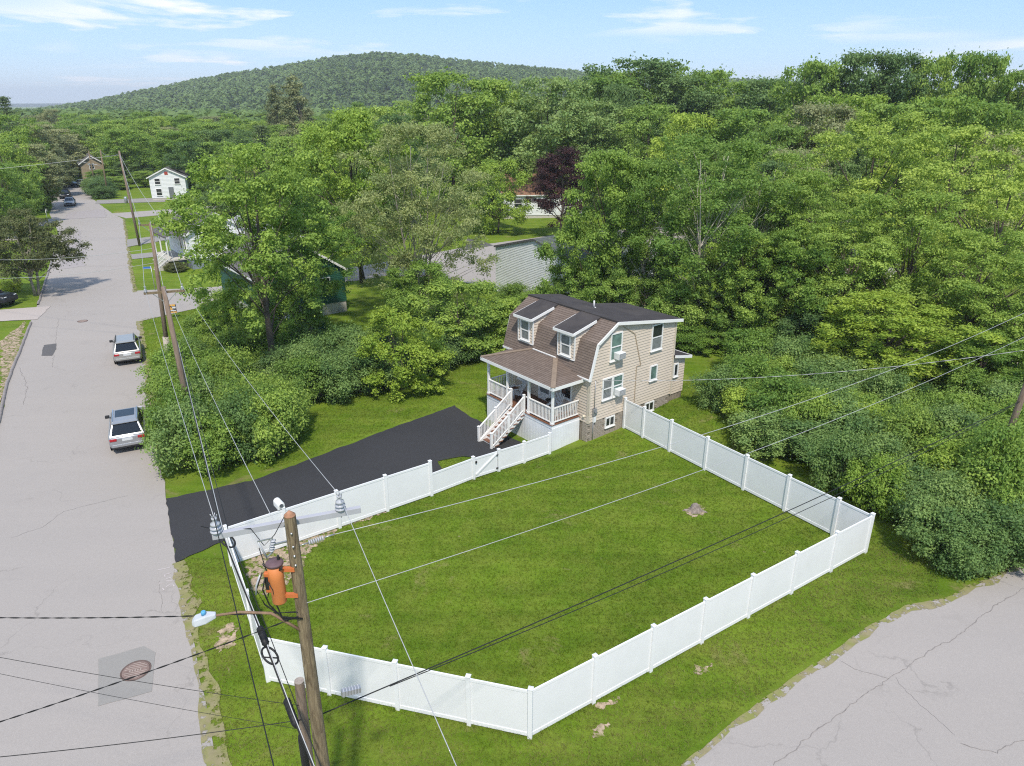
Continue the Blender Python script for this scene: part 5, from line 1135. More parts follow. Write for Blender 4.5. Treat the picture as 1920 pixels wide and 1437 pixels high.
def wire(a, b_, sag, r, mat, label, n=26, name='overhead_wire', group=None, twist=False):
    a = Vector(a); b_ = Vector(b_); pts = sagline(a, b_, sag, n); mb = MB(); mb.tube([p-a for p in pts], r, 6)
    if twist:
        pts2 = sagline(a, b_, sag, n*6); d = (b_-a).normalized(); s_ = d.cross(Vector((0,0,1))).normalized(); up_ = s_.cross(d)
        for ph in (0, 3.14): mb.tube([p-a+(s_*math.cos(i*.55+ph)+up_*math.sin(i*.55+ph))*r*1.8 for i, p in enumerate(pts2)], r*.75, 5)
    o = mb.build(name, mat, fix=False); o.location = a; return tag(o, label, 'wire', group)
# second pole up the street, third pole, far poles
def street_pole(name, base, h, top_xy, r0, r1, arm, label, mat=None, arm_z=.25, armw=2.0, rot=None):
    t = empty(name, (base[0], base[1], gz(base[0], base[1])), 0, label, 'utility pole')
    dx, dy = top_xy[0]-base[0], top_xy[1]-base[1]; MB().tube([(0,0,-.2), (dx*.5, dy*.5, h*.5), (dx, dy, h)], [r0, (r0+r1)/2, r1], 12).build('pole', mat or POLEB, t)
    if arm:
        d = Vector((math.cos(rot), math.sin(rot), 0)); c_ = Vector((dx, dy, h-arm_z)); n_ = Vector((-d.y, d.x, 0))*.12
        MB().bar(c_-d*armw/2+n_, c_+d*armw/2+n_, .09, .11).build('crossarm', POLEW, t)
        for sg in (-1, 1):
            MB().bar(c_+d*sg*.55+n_-Vector((0,0,.05)), c_+n_-Vector((0,0,.6)), .03, .03).build('brace', STEEL, t); insulator(c_+d*sg*(armw/2-.1)+n_+Vector((0,0,.06)), t, .8)
    return t
x1, h1 = spot(306, 538, 35.0)
street_pole('utility_pole', (x1+.2, 35.0), h1, (x1, 35.0), .16, .11, True, 'brown wooden utility pole rising out of the thicket by the parked cars', rot=.35, armw=1.9, arm_z=.3)
A1 = Vector((x1, 35.0, h1-.3)); dA = Vector((math.cos(.35), math.sin(.35), 0))
xb, _ = spot(316, 670, 49.6); x2, h2 = spot(282, 418, 49.6)
t2 = street_pole('utility_pole', (xb, 49.6), h2, (x2, 49.6), .17, .11, True, 'tall brown utility pole with braced crossarm beside the parked silver car', rot=.35, armw=1.6, arm_z=.15)
A2_ = Vector((x2, 49.6, h2-.15))
MB().tube([(0,0,-.1), (.05,.02,1.6)], [.24, .21], 10).build('reinforcing_sleeve', M('sleeve_concrete', (.42, .37, .32), .9, .1, var=.15), t2)
x3, h3 = spot(223, 283, 94.0); x3b, _ = spot(262, 460, 94.0)
t3 = street_pole('utility_pole', (x3b, 94.0), h3, (x3, 94.0), .17, .11, False, 'utility pole with a grey transformer can beside the white house lawns')
MB().lathe([(.2, 0), (.2, .75), (.15, .82)], 12, (x3-x3b+.05-.33, -.1, h3*.46)).build('transformer_can', STEEL, t3)
x4, h4 = spot(188, 281, 146.0); x4b, _ = spot(203, 370, 146.0); t4 = street_pole('utility_pole', (x4b, 146.0), h4, (x4, 146.0), .17, .12, False, 'plain grey utility pole on the grass before the two storey white house', POLEW)
x5, h5 = spot(166, 283, 162.0); x5b, _ = spot(180, 356, 162.0); t5 = street_pole('utility_pole', (x5b, 162.0), h5, (x5, 162.0), .17, .12, False, 'utility pole with street lamp in front of the far tan house', POLEW)
for tt, hh, dx_ in ((t5, h5*.68, -2.2), (t4, h4*.68, -2.0)):
    ar = MB().tube([(0,0,hh-.2), (dx_*.5, -.3, hh+.15), (dx_, -.6, hh+.2)], .04, 6).build('lamp_arm', STEEL, tt); MB().box(dx_-.35, dx_+.1, -.75, -.5, hh+.14, hh+.28).build('lamp_head', STEEL, ar)
# stub pole
sb = at(561, 1277, 5.9); sbb = Vector((sb.x-.12, sb.y, 0))
stub = empty('pole_stub', (sbb.x, sbb.y, 0), 0, 'short cut off brown pole beside the tall wooden utility pole', 'pole')
d_ = sb-sbb; MB().tube([(0,0,-.2), d_*.5, d_-Vector((0,0,.0))], [.125, .115, .105], 16, caps=False).build('pole', POLEB, stub); MB().lathe([(.106, -.01), (.104, .012)], 16, d_).build('pole_top', M('grey_cut_wood', (.33, .28, .24), .9, .1, var=.2, scale=14), stub)
MB().lathe([(.135, 0), (.13, 2.6), (.10, 2.75)], 14, (d_.x*.35, .0, d_.z*.28)).build('cable_guard', RUB, stub)
# transformer
TX, TY, TZ = -4.36, 10.90, 8.80
tf = empty('pole_transformer', (TX, TY, TZ), 0, 'faded orange transformer can with rusty lid bolted to the wooden pole', 'transformer')
ORG = M('faded_orange', (.58, .195, .06), .55, .4, var=.12, scale=3, dirt=((.42, .10, .03), 2.5, .62)); LIDM = M('rusty_lid', (.135, .085, .095), .6, .3, var=.25, scale=7); ORD = M('deep_orange_trim', (.52, .15, .045), .55, .4, var=.1)  # fin and brackets get a slightly deeper orange than the tank
MB().lathe([(.125, 0), (.135, .02), (.136, .56), (.138, .84)], 24).build('tank', ORG, tf)
MB().lathe([(.162, .84), (.162, .87), (.14, .89), (.05, .895)], 24).build('lid', LIDM, tf)
MB().box(-.22, -.12, -.05, .05, .22, .66).build('radiator_fin', ORD, tf, bevel=.02); MB().box(-.205, -.14, -.055, .055, .30, .58).build('fin_gap', BLACK, tf)
for z in (.14, .72): MB().box(.11, .36, -.035, .035, z-.04, z+.04).build('bracket', ORD, tf)
for a in (2.3, 3.2, -.6): MB().tube([(.12*math.cos(a), .12*math.sin(a), .76), (.18*math.cos(a), .18*math.sin(a), .80), (.21*math.cos(a), .21*math.sin(a), .85)], [.028, .024, .016], 8).build('bushing', BLACK, tf)
bsh = MB().lathe([(.025, 0), (.032, .02), (.02, .03), (.032, .05), (.02, .06), (.028, .08), (.012, .10)], 10, (.06, .06, .885)).build('primary_bushing', BLACK, tf)
for k, (dx_, l) in enumerate(((-.36, .9), (-.24, .95), (-.05, .6))): MB().tube([(-.22+k*.04, -.08, .70-.1*k), (dx_, -.12, .35), (dx_*.7, -.10, .0), (.05, -.10, -.28-.03*k), (.40, -.05, -.36)], .014, 6).build('lead', RUB, tf)
MB().tube([(-.26,-.10,.66), (-.345,-.125,.45), (-.37,-.13,.25)], .017, 6).build('striped_sleeve', PORC, tf)
# fused cutout under the crossarm and drop leads
fc = empty('fuse_cutout', (PX-.45, PY-.05, 9.85), .3, 'grey porcelain fuse cutout hanging below the crossarm', 'fuse')
o = MB(); 
for i in range(5): o.lathe([(.03, 0), (.055, .015), (.03, .03)], 10, (.05+i*.012, 0, .02+i*.05))
o.build('porcelain_body', PORC, fc); MB().tube([(-.16, 0, .26), (-.05, 0, -.10)], .018, 8).build('fuse_tube', PORC, fc); MB().bar((-.17,0,.27), (.10,0,.29), .03, .02).bar((-.05,0,-.10), (.07,0,.0), .03, .02).bar((.1,0,.15), (.40,.05,.15), .04, .03).build('mount', STEEL, fc)
tag(MB().tube([(0,0,0), (.08,-.02,-.5), (.05,0,-1.0), (.0,.05,-1.15)], .009, 6).tube([(.50,.1,.60), (.30,.05,.25), (.1,0,.05), (-.1,0,.42), (-.6,0,.35), (-1.0,.02,.45)], .008, 6).build('jumper_wire', RUB), 'thin black jumper lead from the crossarm down to the transformer', 'wire').location = (PX-.62, PY-.05, 9.95)
# street light
sl_h = at(360, 1166, 8.62); sl_n = at(400, 1155, 8.66)
lamp = empty('street_light', (PX, PY, 8.0), 0, 'grey street light on a curved rusty arm fixed to the wooden pole', 'street light')
R0 = Vector((PX, PY, 8.0)); v1 = sl_n-R0; v0 = sl_h-R0
MB().tube([(-.05,-.08,.10), v1*.35+Vector((0,-.03,.33)), v1*.7+Vector((0,0,.20)), v1], [.03,.028,.026,.024], 8).build('arm', M('rusty_arm', (.24, .155, .10), .7, .3, var=.25, scale=8), lamp)
dh = (v0-v1).normalized(); sd_ = dh.cross(Vector((0,0,1))).normalized()
def hp(a, s, z): return v1+dh*a+sd_*s+Vector((0,0,z))
LL = (v0-v1).length
MB().add([hp(-.05,-.05,-.04),hp(-.05,.05,-.04),hp(-.05,.05,.05),hp(-.05,-.05,.05),hp(LL*.35,-.12,-.06),hp(LL*.35,.12,-.06),hp(LL*.35,.09,.09),hp(LL*.35,-.09,.09),hp(LL*.85,-.13,-.06),hp(LL*.85,.13,-.06),hp(LL*.85,.09,.07),hp(LL*.85,-.09,.07),hp(LL,-.07,-.05),hp(LL,.07,-.05),hp(LL,.05,.02),hp(LL,-.05,.02)], [(0,1,2,3)]+[(i+j, i+(j+1)%4, i+4+(j+1)%4, i+4+j) for i in (0,4,8) for j in range(4)]+[(12,15,14,13)]).build('lamp_head', M('lamp_grey', (.50, .52, .55), .4, .4, var=.06), lamp, bevel=.02)
MB().lathe([(.045, 0), (.045, .06), (.035, .075)], 12, hp(LL*.42, 0, .085)).build('photocell', M('blue_photocell', (.10, .36, .62), .35, .4, var=.05), lamp)
# primary wires along the street
endR = at(866, 1445, 10.25); dR = (endR-(PO+iR+Vector((0,0,.33)))); endR = endR+dR*1.6
iRw = PO+iR+Vector((0,0,.33)); iLw = PO+iL+Vector((0,0,.33))
wire(A1+dA*.85+Vector((0,0,.35)), iRw, .35, .0066, ALU, 'bare pale wire from the crossarm end to the pole in the thicket')
wire(iRw, endR, .15, .0066, ALU, 'bare pale wire running on over the yard fence from the crossarm')
endL = at(516, 1445, 10.1); endL = endL+(endL-iLw)*1.6
wire(A1-dA*.85+Vector((0,0,.35)), iLw, .35, .0066, ALU, 'bare wire from the street end of the crossarm to the pole in the thicket')
wire(iLw, endL, .12, .008, RUB, 'thin dark wire running on from the street end of the crossarm over the verge')
wire(A1+Vector((0,0,.4)), PO+ca.lerp(cbb, .40)+Vector((0,0,.12)), .35, .0068, ALU, 'middle pale wire from the crossarm to the pole in the thicket')
for k, (s1, s2, lab) in enumerate(((-.85, -.7, 'upper'), (0, 0, 'middle'), (.85, .7, 'yard side'))):
    wire(A2_+dA*s2+Vector((0,0,.3)), A1+dA*s1+Vector((0,0,.35)), .18, .012, ALU, lab+' wire between the thicket pole and the tall brown pole')
for s in (-.7, .7): wire(Vector((x3, 94, h3-.4)), A2_+dA*s+Vector((0,0,.3)), .5, .014, ALU, ('street' if s < 0 else 'lawn')+' side wire between the braced brown pole and the pole with the grey can')
wire(Vector((x4, 146, h4-.3)), Vector((x3, 94, h3-.3)), .6, .016, ALU, 'wire between the plain grey pole and the pole with the grey can'); wire(Vector((x5, 162, h5-.3)), Vector((x4, 146, h4-.35)), .2, .016, ALU, 'wire between the last two street poles')
wire(Vector((x3, 94, h3-.5)), Vector((-95, 70, 9.5)), .9, .018, ALU, 'pale cable crossing the street high above the bronze leaved tree')
wire(A2_-Vector((0,0,1.6)), at(-120, 482, 5.5), .5, .014, ALU, 'cable crossing the street in front of the bronze leaved tree'); wire(A2_-Vector((0,0,2.6)), at(-120, 520, 4.6), .5, .014, ALU, 'lower cable crossing the street by the bronze leaved tree trunk')
# heavy cable bundle along the street with splice cases
bA = A1-Vector((0,0,2.6))+Vector((.25,-.1,0)); q1 = at(420, 1010, 8.2); q2 = at(497, 1205, 7.0); q3 = at(546, 1335, 6.2); q4 = at(592, 1450, 5.7); q5 = q4+(q4-q3)*3
bundle = [bA, bA.lerp(q1, .5)-Vector((0,0,.25)), q1, q2, q3, q4, q5]
def cable(pl, r, mat, label, off=Vector((0,0,0))):
    pts = []
    for a, b_ in zip(pl, pl[1:]):
        for i in range(8): pts.append(a.lerp(b_, i/8))
    pts.append(pl[-1]); o = MB().tube([p-pl[0] for p in pts], r, 8).build('telephone_cable', mat, fix=False); o.location = pl[0]+off; tag(o, label, 'cable')
cable(bundle, .020, RUB, 'thick black telephone cable sagging along the street over the fence end'); cable(bundle, .010, ALU, 'bright steel strand above the thick telephone cable', Vector((.03,-.02,.05))); cable([p+Vector((.12,.05,.02)) for p in bundle], .009, RUB, 'thin black cable beside the thick telephone cable')
def splice(p, d, r, L, label):
    e_ = empty('splice_case', p, 0, label, 'splice case'); d = d.normalized(); MB().lathe([(r*.5, 0), (r, .04), (r, L-.10), (r*.85, L-.06), (r*.35, L)], 14, (0,0,0), d).build('casing', RUB, e_)
    rb = MB(); [rb.lathe([(r*1.06, 0), (r*1.06, .012)], 14, d*(.08+i*L*.16), d) for i in range(5)]; rb.build('rib', RUB, e_)
splice(q2-(q3-q2).normalized()*.35+Vector((0,0,.03)), q3-q2, .075, .48, 'ribbed black splice case on the cable above the coil'); splice(q2.lerp(q3, .80)-Vector((0,0,.03)), q3-q2, .075, .62, 'long black splice case on the cable beside the cut off pole')
def coil(c, d, up_, R, label, cross):
    e_ = empty('cable_coil', c, 0, label, 'cable coil'); d = d.normalized(); s_ = up_
    MB().tube([d*R*1.25*math.cos(a)+s_*R*math.sin(a) for a in [6.2832*k/28 for k in range(29)]], .022, 8, caps=False).build('loop', RUB, e_)
    if cross: MB().tube([d*R*.3-s_*R*.95, d*R*.3+s_*R*.95], .015, 6).tube([-d*R*1.2, d*R*1.2], .015, 6).build('spreader', RUB, e_)
sdv = Vector((.8, .3, -.35)).normalized(); coil(q2+(q3-q2).normalized()*.30, q3-q2, sdv, .155, 'black slack coil with cross spreader hanging on the telephone cable', True); coil(q1+Vector((.07,0,-.05)), q2-q1, sdv, .16, 'plain black slack loop on the telephone cable below the crossarm end', False)
bxs = at(640, 1300, 5.6); bxs2 = at(690, 1288, 5.55); ampl = empty('line_amplifier', bxs, 0, 'small grey finned amplifier box strung beside the cut off pole', 'amplifier'); dv = bxs2-bxs
MB().bar((0,0,0), dv*.72, .12, .13).build('housing', STEEL, ampl); fin = MB(); [fin.bar(dv*(.06+.11*i), dv*(.06+.11*i+.03), .14, .15) for i in range(6)]; fin.build('cooling_fin', PORC, ampl)
# wires over the yard to the pole by the front road
RX, RY_ = 22.9, 29.3
rp_ = street_pole('utility_pole', (RX-.5, RY_), 10.6, (RX+.35, RY_), .16, .11, False, 'brown utility pole leaning over the thicket by the front road')
RP = lambda z: Vector((RX-.5+.85*z/10.6, RY_, z))
dead = at(590, 1008, 10.05); deh = at(640, 1000, 10.0)
din = empty('dead_end_insulator', (PX+.12, PY-.02, 9.98), 0, 'grey ribbed dead end insulator pointing from the pole over the yard', 'insulator')
dv = (RP(9.9)-Vector((PX+.12, PY-.02, 9.98))).normalized(); MB().tube([(0,0,0), dv*.16], .012, 6).tube([dv*.46, dv*.66], .014, 6).build('clamp', STEEL, din)
o = MB(); [o.lathe([(.02, 0), (.05, .01), (.05, .02), (.02, .032)], 12, dv*(.16+i*.042), dv) for i in range(7)]; o.build('ribbed_body', PORC, din)
wire(Vector((PX+.12, PY-.02, 9.98))+dv*.64, RP(9.95), .75, .0072, ALU, 'upper bare pale wire crossing the mown yard')
wire(Vector((PX+.12, PY-.05, 8.72)), RP(8.65), .55, .0072, ALU, 'lower bare pale wire crossing the mown yard')
wire(d_+sbb+Vector((.1,0,-1.1)), RP(5.1), .25, .015, RUB, 'thick black cable crossing the yard fence to the leaning pole'); wire(d_+sbb+Vector((1.9,.2,-.35)), RP(5.05), .45, .011, RUB, 'thin black cable just under the thick cable over the yard')
wire(HM @ Vector((.45, -.05, 3.55)), RP(7.6), .5, .006, ALU, 'service wire from the tan house to the leaning pole', twist=True)
# service wires over the street
def cross_wire(a, px, py, h, r, lab, twist=False, mat=RUB):
    e_ = at(px, py, h); e_ = e_+(e_-Vector(a))*.5; wire(a, e_, .12, r, mat, lab, twist=twist)
cross_wire((PX-.05, PY-.1, 8.55), 0, 1151, 7.4, .006, 'twisted black service wire crossing the street level from the pole', True)
cross_wire((PX-.05, PY-.1, 8.45), 0, 1345, 6.6, .006, 'twisted black service wire crossing the street over the manhole', True)
cross_wire(d_+sbb+Vector((0,-.1,-.6)), 0, 1226, 6.6, .006, 'thin wire crossing the street above the square repair'); cross_wire(d_+sbb+Vector((0,-.1,-1.3)), 0, 1257, 6.0, .005, 'thinnest wire crossing the street below its twin'); cross_wire(d_+sbb+Vector((0,-.1,-1.0)), 0, 1412, 5.4, .009, 'black drop wire crossing the street from the cut off pole')

# ------------------------------------------------------------------ vehicles
TYRE = M('tyre_rubber', (.018, .018, .018), .85, .2, var=.1); RIMM = M('alloy_rim', (.42, .43, .44), .3, .5, metal=.8, var=.05)
CARGL = M('car_glass', (.012, .014, .016), .04, .7, var=.1); RED = M('tail_red', (.38, .012, .018), .2, .5, var=.1); LAMPW = M('headlight_glass', (.75, .77, .78), .12, .6, var=.05); DPL = M('dark_plastic', (.03, .03, .032), .6, .3, var=.1); PLATE = M('plate_white', (.62, .64, .66), .5, .3, var=.05); CHROME = M('chrome', (.65, .65, .66), .15, .5, metal=.9, var=.03)
def paint(name, c, metal=.45): return M(name, c, .28, .55, metal=metal, var=.03)
def loft(mb, rings, smooth=True):
    n = len(rings[0]); v = [p for r in rings for p in r]
    mb.add(v, [(i*n+j, i*n+(j+1)%n, (i+1)*n+(j+1)%n, (i+1)*n+j) for i in range(len(rings)-1) for j in range(n)], smooth=smooth); o = len(mb.v)-len(v)
    mb.f += [tuple(o+j for j in range(n))[::-1], tuple(o+(len(rings)-1)*n+j for j in range(n))]; mb.sm += [False, False]; mb.uv += [None, None]
def car(name, pos, rz, label, cat, mat, style='suv', sunroof=False, group=None, detail=True):
    """rear at x=0, nose at +x; pos is the middle of the rear axle line on the ground"""
    t = empty(name, (pos[0], pos[1], gz(pos[0], pos[1])+.026), rz, label, cat, group)
    if style == 'suv': L, HB, HR, st, gb, gt = 4.55, 1.03, 1.64, [(0,.48,.90,.76),(.05,.36,.98,.86),(.35,.26,1.04,.915),(2.2,.22,1.02,.925),(3.25,.22,1.02,.925),(3.9,.24,.98,.91),(4.35,.30,.88,.87),(4.55,.44,.74,.76)], (.06, 3.45, .84), (.58, 2.55, .635)
    elif style == 'pickup': L, HB, HR, st, gb, gt = 5.3, 1.10, 1.78, [(0,.55,1.05,.88),(.06,.45,1.10,.93),(.4,.35,1.12,.96),(2.8,.30,1.12,.965),(3.8,.30,1.14,.965),(4.6,.34,1.12,.95),(5.15,.40,1.02,.92),(5.3,.5,.9,.84)], (1.5, 4.05, .88), (1.85, 3.3, .70)
    else: L, HB, HR, st, gb, gt = 4.6, .90, 1.40, [(0,.45,.80,.72),(.06,.32,.88,.82),(.4,.24,.92,.87),(2.2,.20,.90,.885),(3.2,.20,.90,.885),(4.0,.24,.84,.87),(4.4,.3,.74,.82),(4.6,.4,.62,.70)], (.45, 3.5, .80), (1.15, 2.55, .60)
    mb = MB(); ring = lambda x, zb, zt, w: [(x,-w*.90,zb),(x,-w,zb+.14),(x,-w,zt-.20),(x,-w*.965,zt-.05),(x,-w*.90,zt),(x,w*.90,zt),(x,w*.965,zt-.05),(x,w,zt-.20),(x,w,zb+.14),(x,w*.90,zb)]
    loft(mb, [ring(*s) for s in st]); body = mb.build('body', mat, t)
    x0, x1, wb = gb; y0, y1, wt = gt; zb = HB-.02; mid = (x0*.35+y0*.65, x1*.35+y1*.65, wb*.42+wt*.58, HB+(HR-HB)*.62)
    lo_ = [(x0,-wb,zb),(x1,-wb,zb),(x1,wb,zb),(x0,wb,zb)]; up_ = [(y0,-wt,HR-.04),(y1,-wt,HR-.04),(y1,wt,HR-.04),(y0,wt,HR-.04)]; tp = [(y0+.14,-wt+.1,HR),(y1-.14,-wt+.1,HR),(y1-.14,wt-.1,HR),(y0+.14,wt-.1,HR)]
    cb2 = MB(); cb2.add(lo_+up_+tp, [(i, (i+1)%4, 4+(i+1)%4, 4+i) for i in range(4)]+[(4+i, 4+(i+1)%4, 8+(i+1)%4, 8+i) for i in range(4)]+[(8,9,10,11)], smooth=False); cab = cb2.build('cabin', mat, t, bevel=.03)
    LV = [Vector(p) for p in lo_]; UV = [Vector(p) for p in up_]
    def glass(nm, a, b_, c_, d, u0, u1, v0, v1, out):
        q = lambda u, v: (a.lerp(b_, u)).lerp(d.lerp(c_, u), v)+Vector(out); MB().add([q(u0,v0), q(u1,v0), q(u1,v1), q(u0,v1)], [(0,1,2,3)]).build(nm, CARGL, t, fix=False)
    glass('rear_window', LV[3], LV[0], UV[0], UV[3], .06, .94, .10, .95, (-.012, 0, .006)); glass('windshield', LV[1], LV[2], UV[2], UV[1], .06, .94, .10, .94, (.012, 0, .006))
    for a, b_, c_, d, y in ((LV[0], LV[1], UV[1], UV[0], -.012), (LV[2], LV[3], UV[3], UV[2], .012)):
        for u0, u1 in ((.10, .30), (.33, .58), (.61, .88)): glass('side_window', a, b_, c_, d, u0, u1, .14, .90, (0, y, .004))
    if sunroof: MB().add([(y0+.72,-wt+.16,HR+.008),(y1-.22,-wt+.16,HR+.008),(y1-.22,wt-.16,HR+.008),(y0+.72,wt-.16,HR+.008)], [(0,1,2,3)]).build('sunroof', CARGL, t)
    if style == 'suv':
        for y in (-wt+.05, wt-.05): MB().bar((y0+.1,y,HR+.035), (y1-.05,y,HR+.035), .035, .03).build('roof_rail', CHROME if sunroof else DPL, t)
        MB().box(y0-.13, y0+.02, -wt+.02, wt-.02, HR-.065, HR-.03).build('spoiler', mat, t)
    rw = .345 if style != 'sedan' else .315; ax = (.95, L-.92)
    for x in ax:
        for sg in (-1, 1):
            W_ = st[3][3]; MB().lathe([(rw+.07, 0), (rw+.07, .012)], 20, (x, sg*(W_-.005), rw+.02), (0, sg, 0)).build('wheel_arch', DPL, t)
            wh = MB().lathe([(rw*.62, 0), (rw*.92, .0), (rw, .04), (rw, .16), (rw*.92, .20), (rw*.62, .205)], 20, (x, sg*(W_-.185), rw-.02), (0, sg, 0)).build('wheel', TYRE, t)
            MB().lathe([(rw*.64, .0), (rw*.60, .012), (.05, .006)], 12, (x, sg*(W_+.012), rw-.02), (0, sg, 0)).build('rim', RIMM, wh)
    ymax = st[1][3]
    for sg in (-1, 1):
        MB().box(-.025, .10, min(sg*(ymax-.36), sg*(ymax-.02)), max(sg*(ymax-.36), sg*(ymax-.02)), HB-.24, HB-.10).build('tail_light', RED, t, bevel=.02)
        MB().box(L-.42, L-.06, min(sg*.48, sg*.80), max(sg*.48, sg*.80), st[6][2]-.16, st[6][2]-.02).build('headlight', LAMPW, t, bevel=.03)
        MB().box(gb[1]-.55, gb[1]-.40, min(sg*(wb+.02), sg*(wb+.24)), max(sg*(wb+.02), sg*(wb+.24)), HB-.01, HB+.15).build('wing_mirror', DPL, t, bevel=.02)
    MB().box(-.035, .10, -ymax*.92, ymax*.92, .36, .44).build('bumper_trim', DPL, t); MB().box(-.05, .14, -ymax*.9, ymax*.9, .44, .60).build('bumper', mat, t, bevel=.03); MB().box(-.012, .06, -.25, .25, HB-.28, HB-.14).build('licence_plate', PLATE, t); MB().box(L-.06, L+.015, -.45, .45, .48, .64).build('grille', DPL, t)
    return t
RDA = math.atan2(.885, -.466)
SILV = paint('silver_paint', (.36, .37, .39)); SIL2 = paint('pale_silver_paint', (.40, .40, .385)); BLKP = paint('black_paint', (.012, .014, .02)); CHAR = paint('charcoal_paint', (.030, .034, .040)); SAGE = paint('sage_paint', (.30, .34, .31))
p = at(243, 686); car('parked_suv', (p.x, p.y), RDA, 'silver crossover with black mirrors parked by the dry grass strip', 'car', SIL2)
p = at(243, 850); car('parked_suv', (p.x+.05, p.y), RDA-.02, 'silver crossover with glass roof parked against the leafy thicket', 'car', SILV, sunroof=True)
def nose(px, py, L, a): q = at(px, py); return (q.x-math.cos(a)*L, q.y-math.sin(a)*L)
a = RDA+math.pi; car('driving_sedan', nose(131, 388, 4.6, a), a, 'silver sedan driving towards the parked crossovers', 'car', SILV, 'sedan'); car('driving_suv', nose(122, 374, 4.55, a), a, 'black car following the silver sedan down the street', 'car', BLKP)
q = at(138, 349); car('parked_sedan', (q.x, q.y), .25, 'sage grey sedan parked sideways beyond the end of the street', 'car', SAGE, 'sedan'); q = at(114, 352); car('parked_sedan', (q.x, q.y), .1, 'dark sedan parked beside the sage grey sedan', 'car', CHAR, 'sedan')
q = at(36, 578); car('parked_pickup', (q.x-5.3*math.cos(-.05)-.9, q.y+.9), -.05, 'charcoal pickup nosing out of the drive across the street', 'pickup', CHAR, 'pickup')
q = at(12, 428); car('parked_suv', (q.x-3, q.y), .1, 'blue car half hidden behind the bronze leaved tree', 'car', paint('blue_paint', (.05, .10, .20)))

# ------------------------------------------------------------------ neighbouring houses
GSH = shingle_mat('grey_shingle', (.155, .145, .14), (.125, .118, .115), (.08, .076, .075)); BSH = shingle_mat('red_brown_shingle', (.30, .17, .11), (.26, .145, .095), (.18, .10, .07)); DSH = shingle_mat('slate_green_shingle', (.135, .15, .14), (.11, .125, .12), (.07, .08, .075))
WSID = M('white_siding', (.72, .73, .74), .5, .3, var=.04); GSID = M('pale_grey_siding', (.68, .70, .70), .5, .3, var=.06, scale=.8); GRSID = M('green_siding', (.020, .085, .055), .5, .3, var=.12); TSID = M('olive_tan_siding', (.30, .24, .16), .6, .3, var=.08); CONC = M('pale_concrete', (.50, .47, .42), .9, .1, var=.1)
def gable_house(name, origin, rz, Wd, Ln, z0, ze, za, wall, roof, label, course=.2, over=.3, windows=(), chimney=None, base=None, trimm=None, vent=None, door=None, apex=.5):
    """gable end in the local plane y=0 (facing -y), ridge along +y, x across"""
    trimm = trimm or TRIM; t = empty(name, (origin[0], origin[1], 0), rz, label, 'house'); ap = Wd*apex
    lo = lambda z: 0 if z < ze else ap*(z-ze)/(za-ze); hi = lambda z: Wd if z < ze else Wd-(Wd-ap)*(z-ze)/(za-ze)
    lap(lambda u, z, o: (u, -o, z), lo, hi, z0, za-.02, course, .025).build('wall', wall, t); lap(lambda u, z, o: (u, Ln+o, z), lo, hi, z0, za-.02, course, .025).build('wall', wall, t)
    lap(lambda u, z, o: (-o, u, z), lambda z: 0, lambda z: Ln, z0, ze, course, .025).build('wall', wall, t); lap(lambda u, z, o: (Wd+o, u, z), lambda z: 0, lambda z: Ln, z0, ze, course, .025).build('wall', wall, t)
    MB().prism([(.02, z0), (Wd-.02, z0), (Wd-.02, ze-.02), (ap, za-.04), (.02, ze-.02)], lambda u, z: (u, .02, z), lambda u, z: (u, Ln-.02, z)).build('wall_core', wall, t)
    MB().box(.04, Wd-.04, .04, Ln-.04, -.3, z0).build('foundation', base or CONC, t)
    rf = None
    for sg in (0, 1):
        w_ = ap if sg == 0 else Wd-ap; k = over/w_; sl_ = math.hypot(w_*(1+k), (za-ze)*(1+k))
        X = (lambda v: -over+(ap+over)*v) if sg == 0 else (lambda v: Wd+over-(Wd-ap+over)*v); Zf = lambda v: ze-(za-ze)*k+(za-ze)*(1+k)*v+.10
        o = lap(lambda u, v, q: (X(v)+(-q*.4 if sg == 0 else q*.4), u, Zf(v)+q), lambda v: -over, lambda v: Ln+over, 0, 1, .14*(1 if course < .15 else 2), .018, sl_).build('roof', roof, t)
        rf = rf or o
        MB().bar((X(0), -over-.01, Zf(0)-.07), (X(1), -over-.01, Zf(1)-.07), .05, .18).bar((X(0), Ln+over+.01, Zf(0)-.07), (X(1), Ln+over+.01, Zf(1)-.07), .05, .18).bar((X(0), -over, Zf(0)-.08), (X(0), Ln+over, Zf(0)-.08), .04, .16).build('fascia', trimm, o)
        MB().add([(X(0),-over,Zf(0)-.03),(X(1),-over,Zf(1)-.03),(X(1),Ln+over,Zf(1)-.03),(X(0),Ln+over,Zf(0)-.03)], [(0,1,2,3)]).build('soffit', trimm, o)
    fns = dict(f=lambda u, z, o: (u, -.02-o, z), l=lambda u, z, o: (-.02-o, u, z), r=lambda u, z, o: (Wd+.02+o, u, z), b=lambda u, z, o: (u, Ln+.02+o, z))
    for side_, u0, u1, a, b_, pn in windows: window(t, fns[side_], u0, u1, a, b_, pn, (GLASS, GLASS))
    if chimney: c_ = MB().box(chimney[0]-.3, chimney[0]+.3, chimney[1]-.3, chimney[1]+.3, ze, za+chimney[2]).build('chimney', M('chimney_brick', (.30, .12, .08), .85, .2, var=.2, scale=6), t)
    if vent: MB().box(vent[0]-.3, vent[0]+.3, -.06, -.03, vent[1]-.3, vent[1]+.3).build('gable_vent', M('red_vent', (.36, .06, .04), .6, .3, var=.1), t)
    if door: d_ = MB(); fbox(d_, fns[door[0]], door[1], door[2], door[3], door[4], .004, .06); d_.build('door', M('grey_door', (.16, .17, .18), .5, .3, var=.1), t)
    return t
aE2 = math.atan2(-E2.y, -E2.x)                     # x axis of the gable along -E2, ridge along +E1
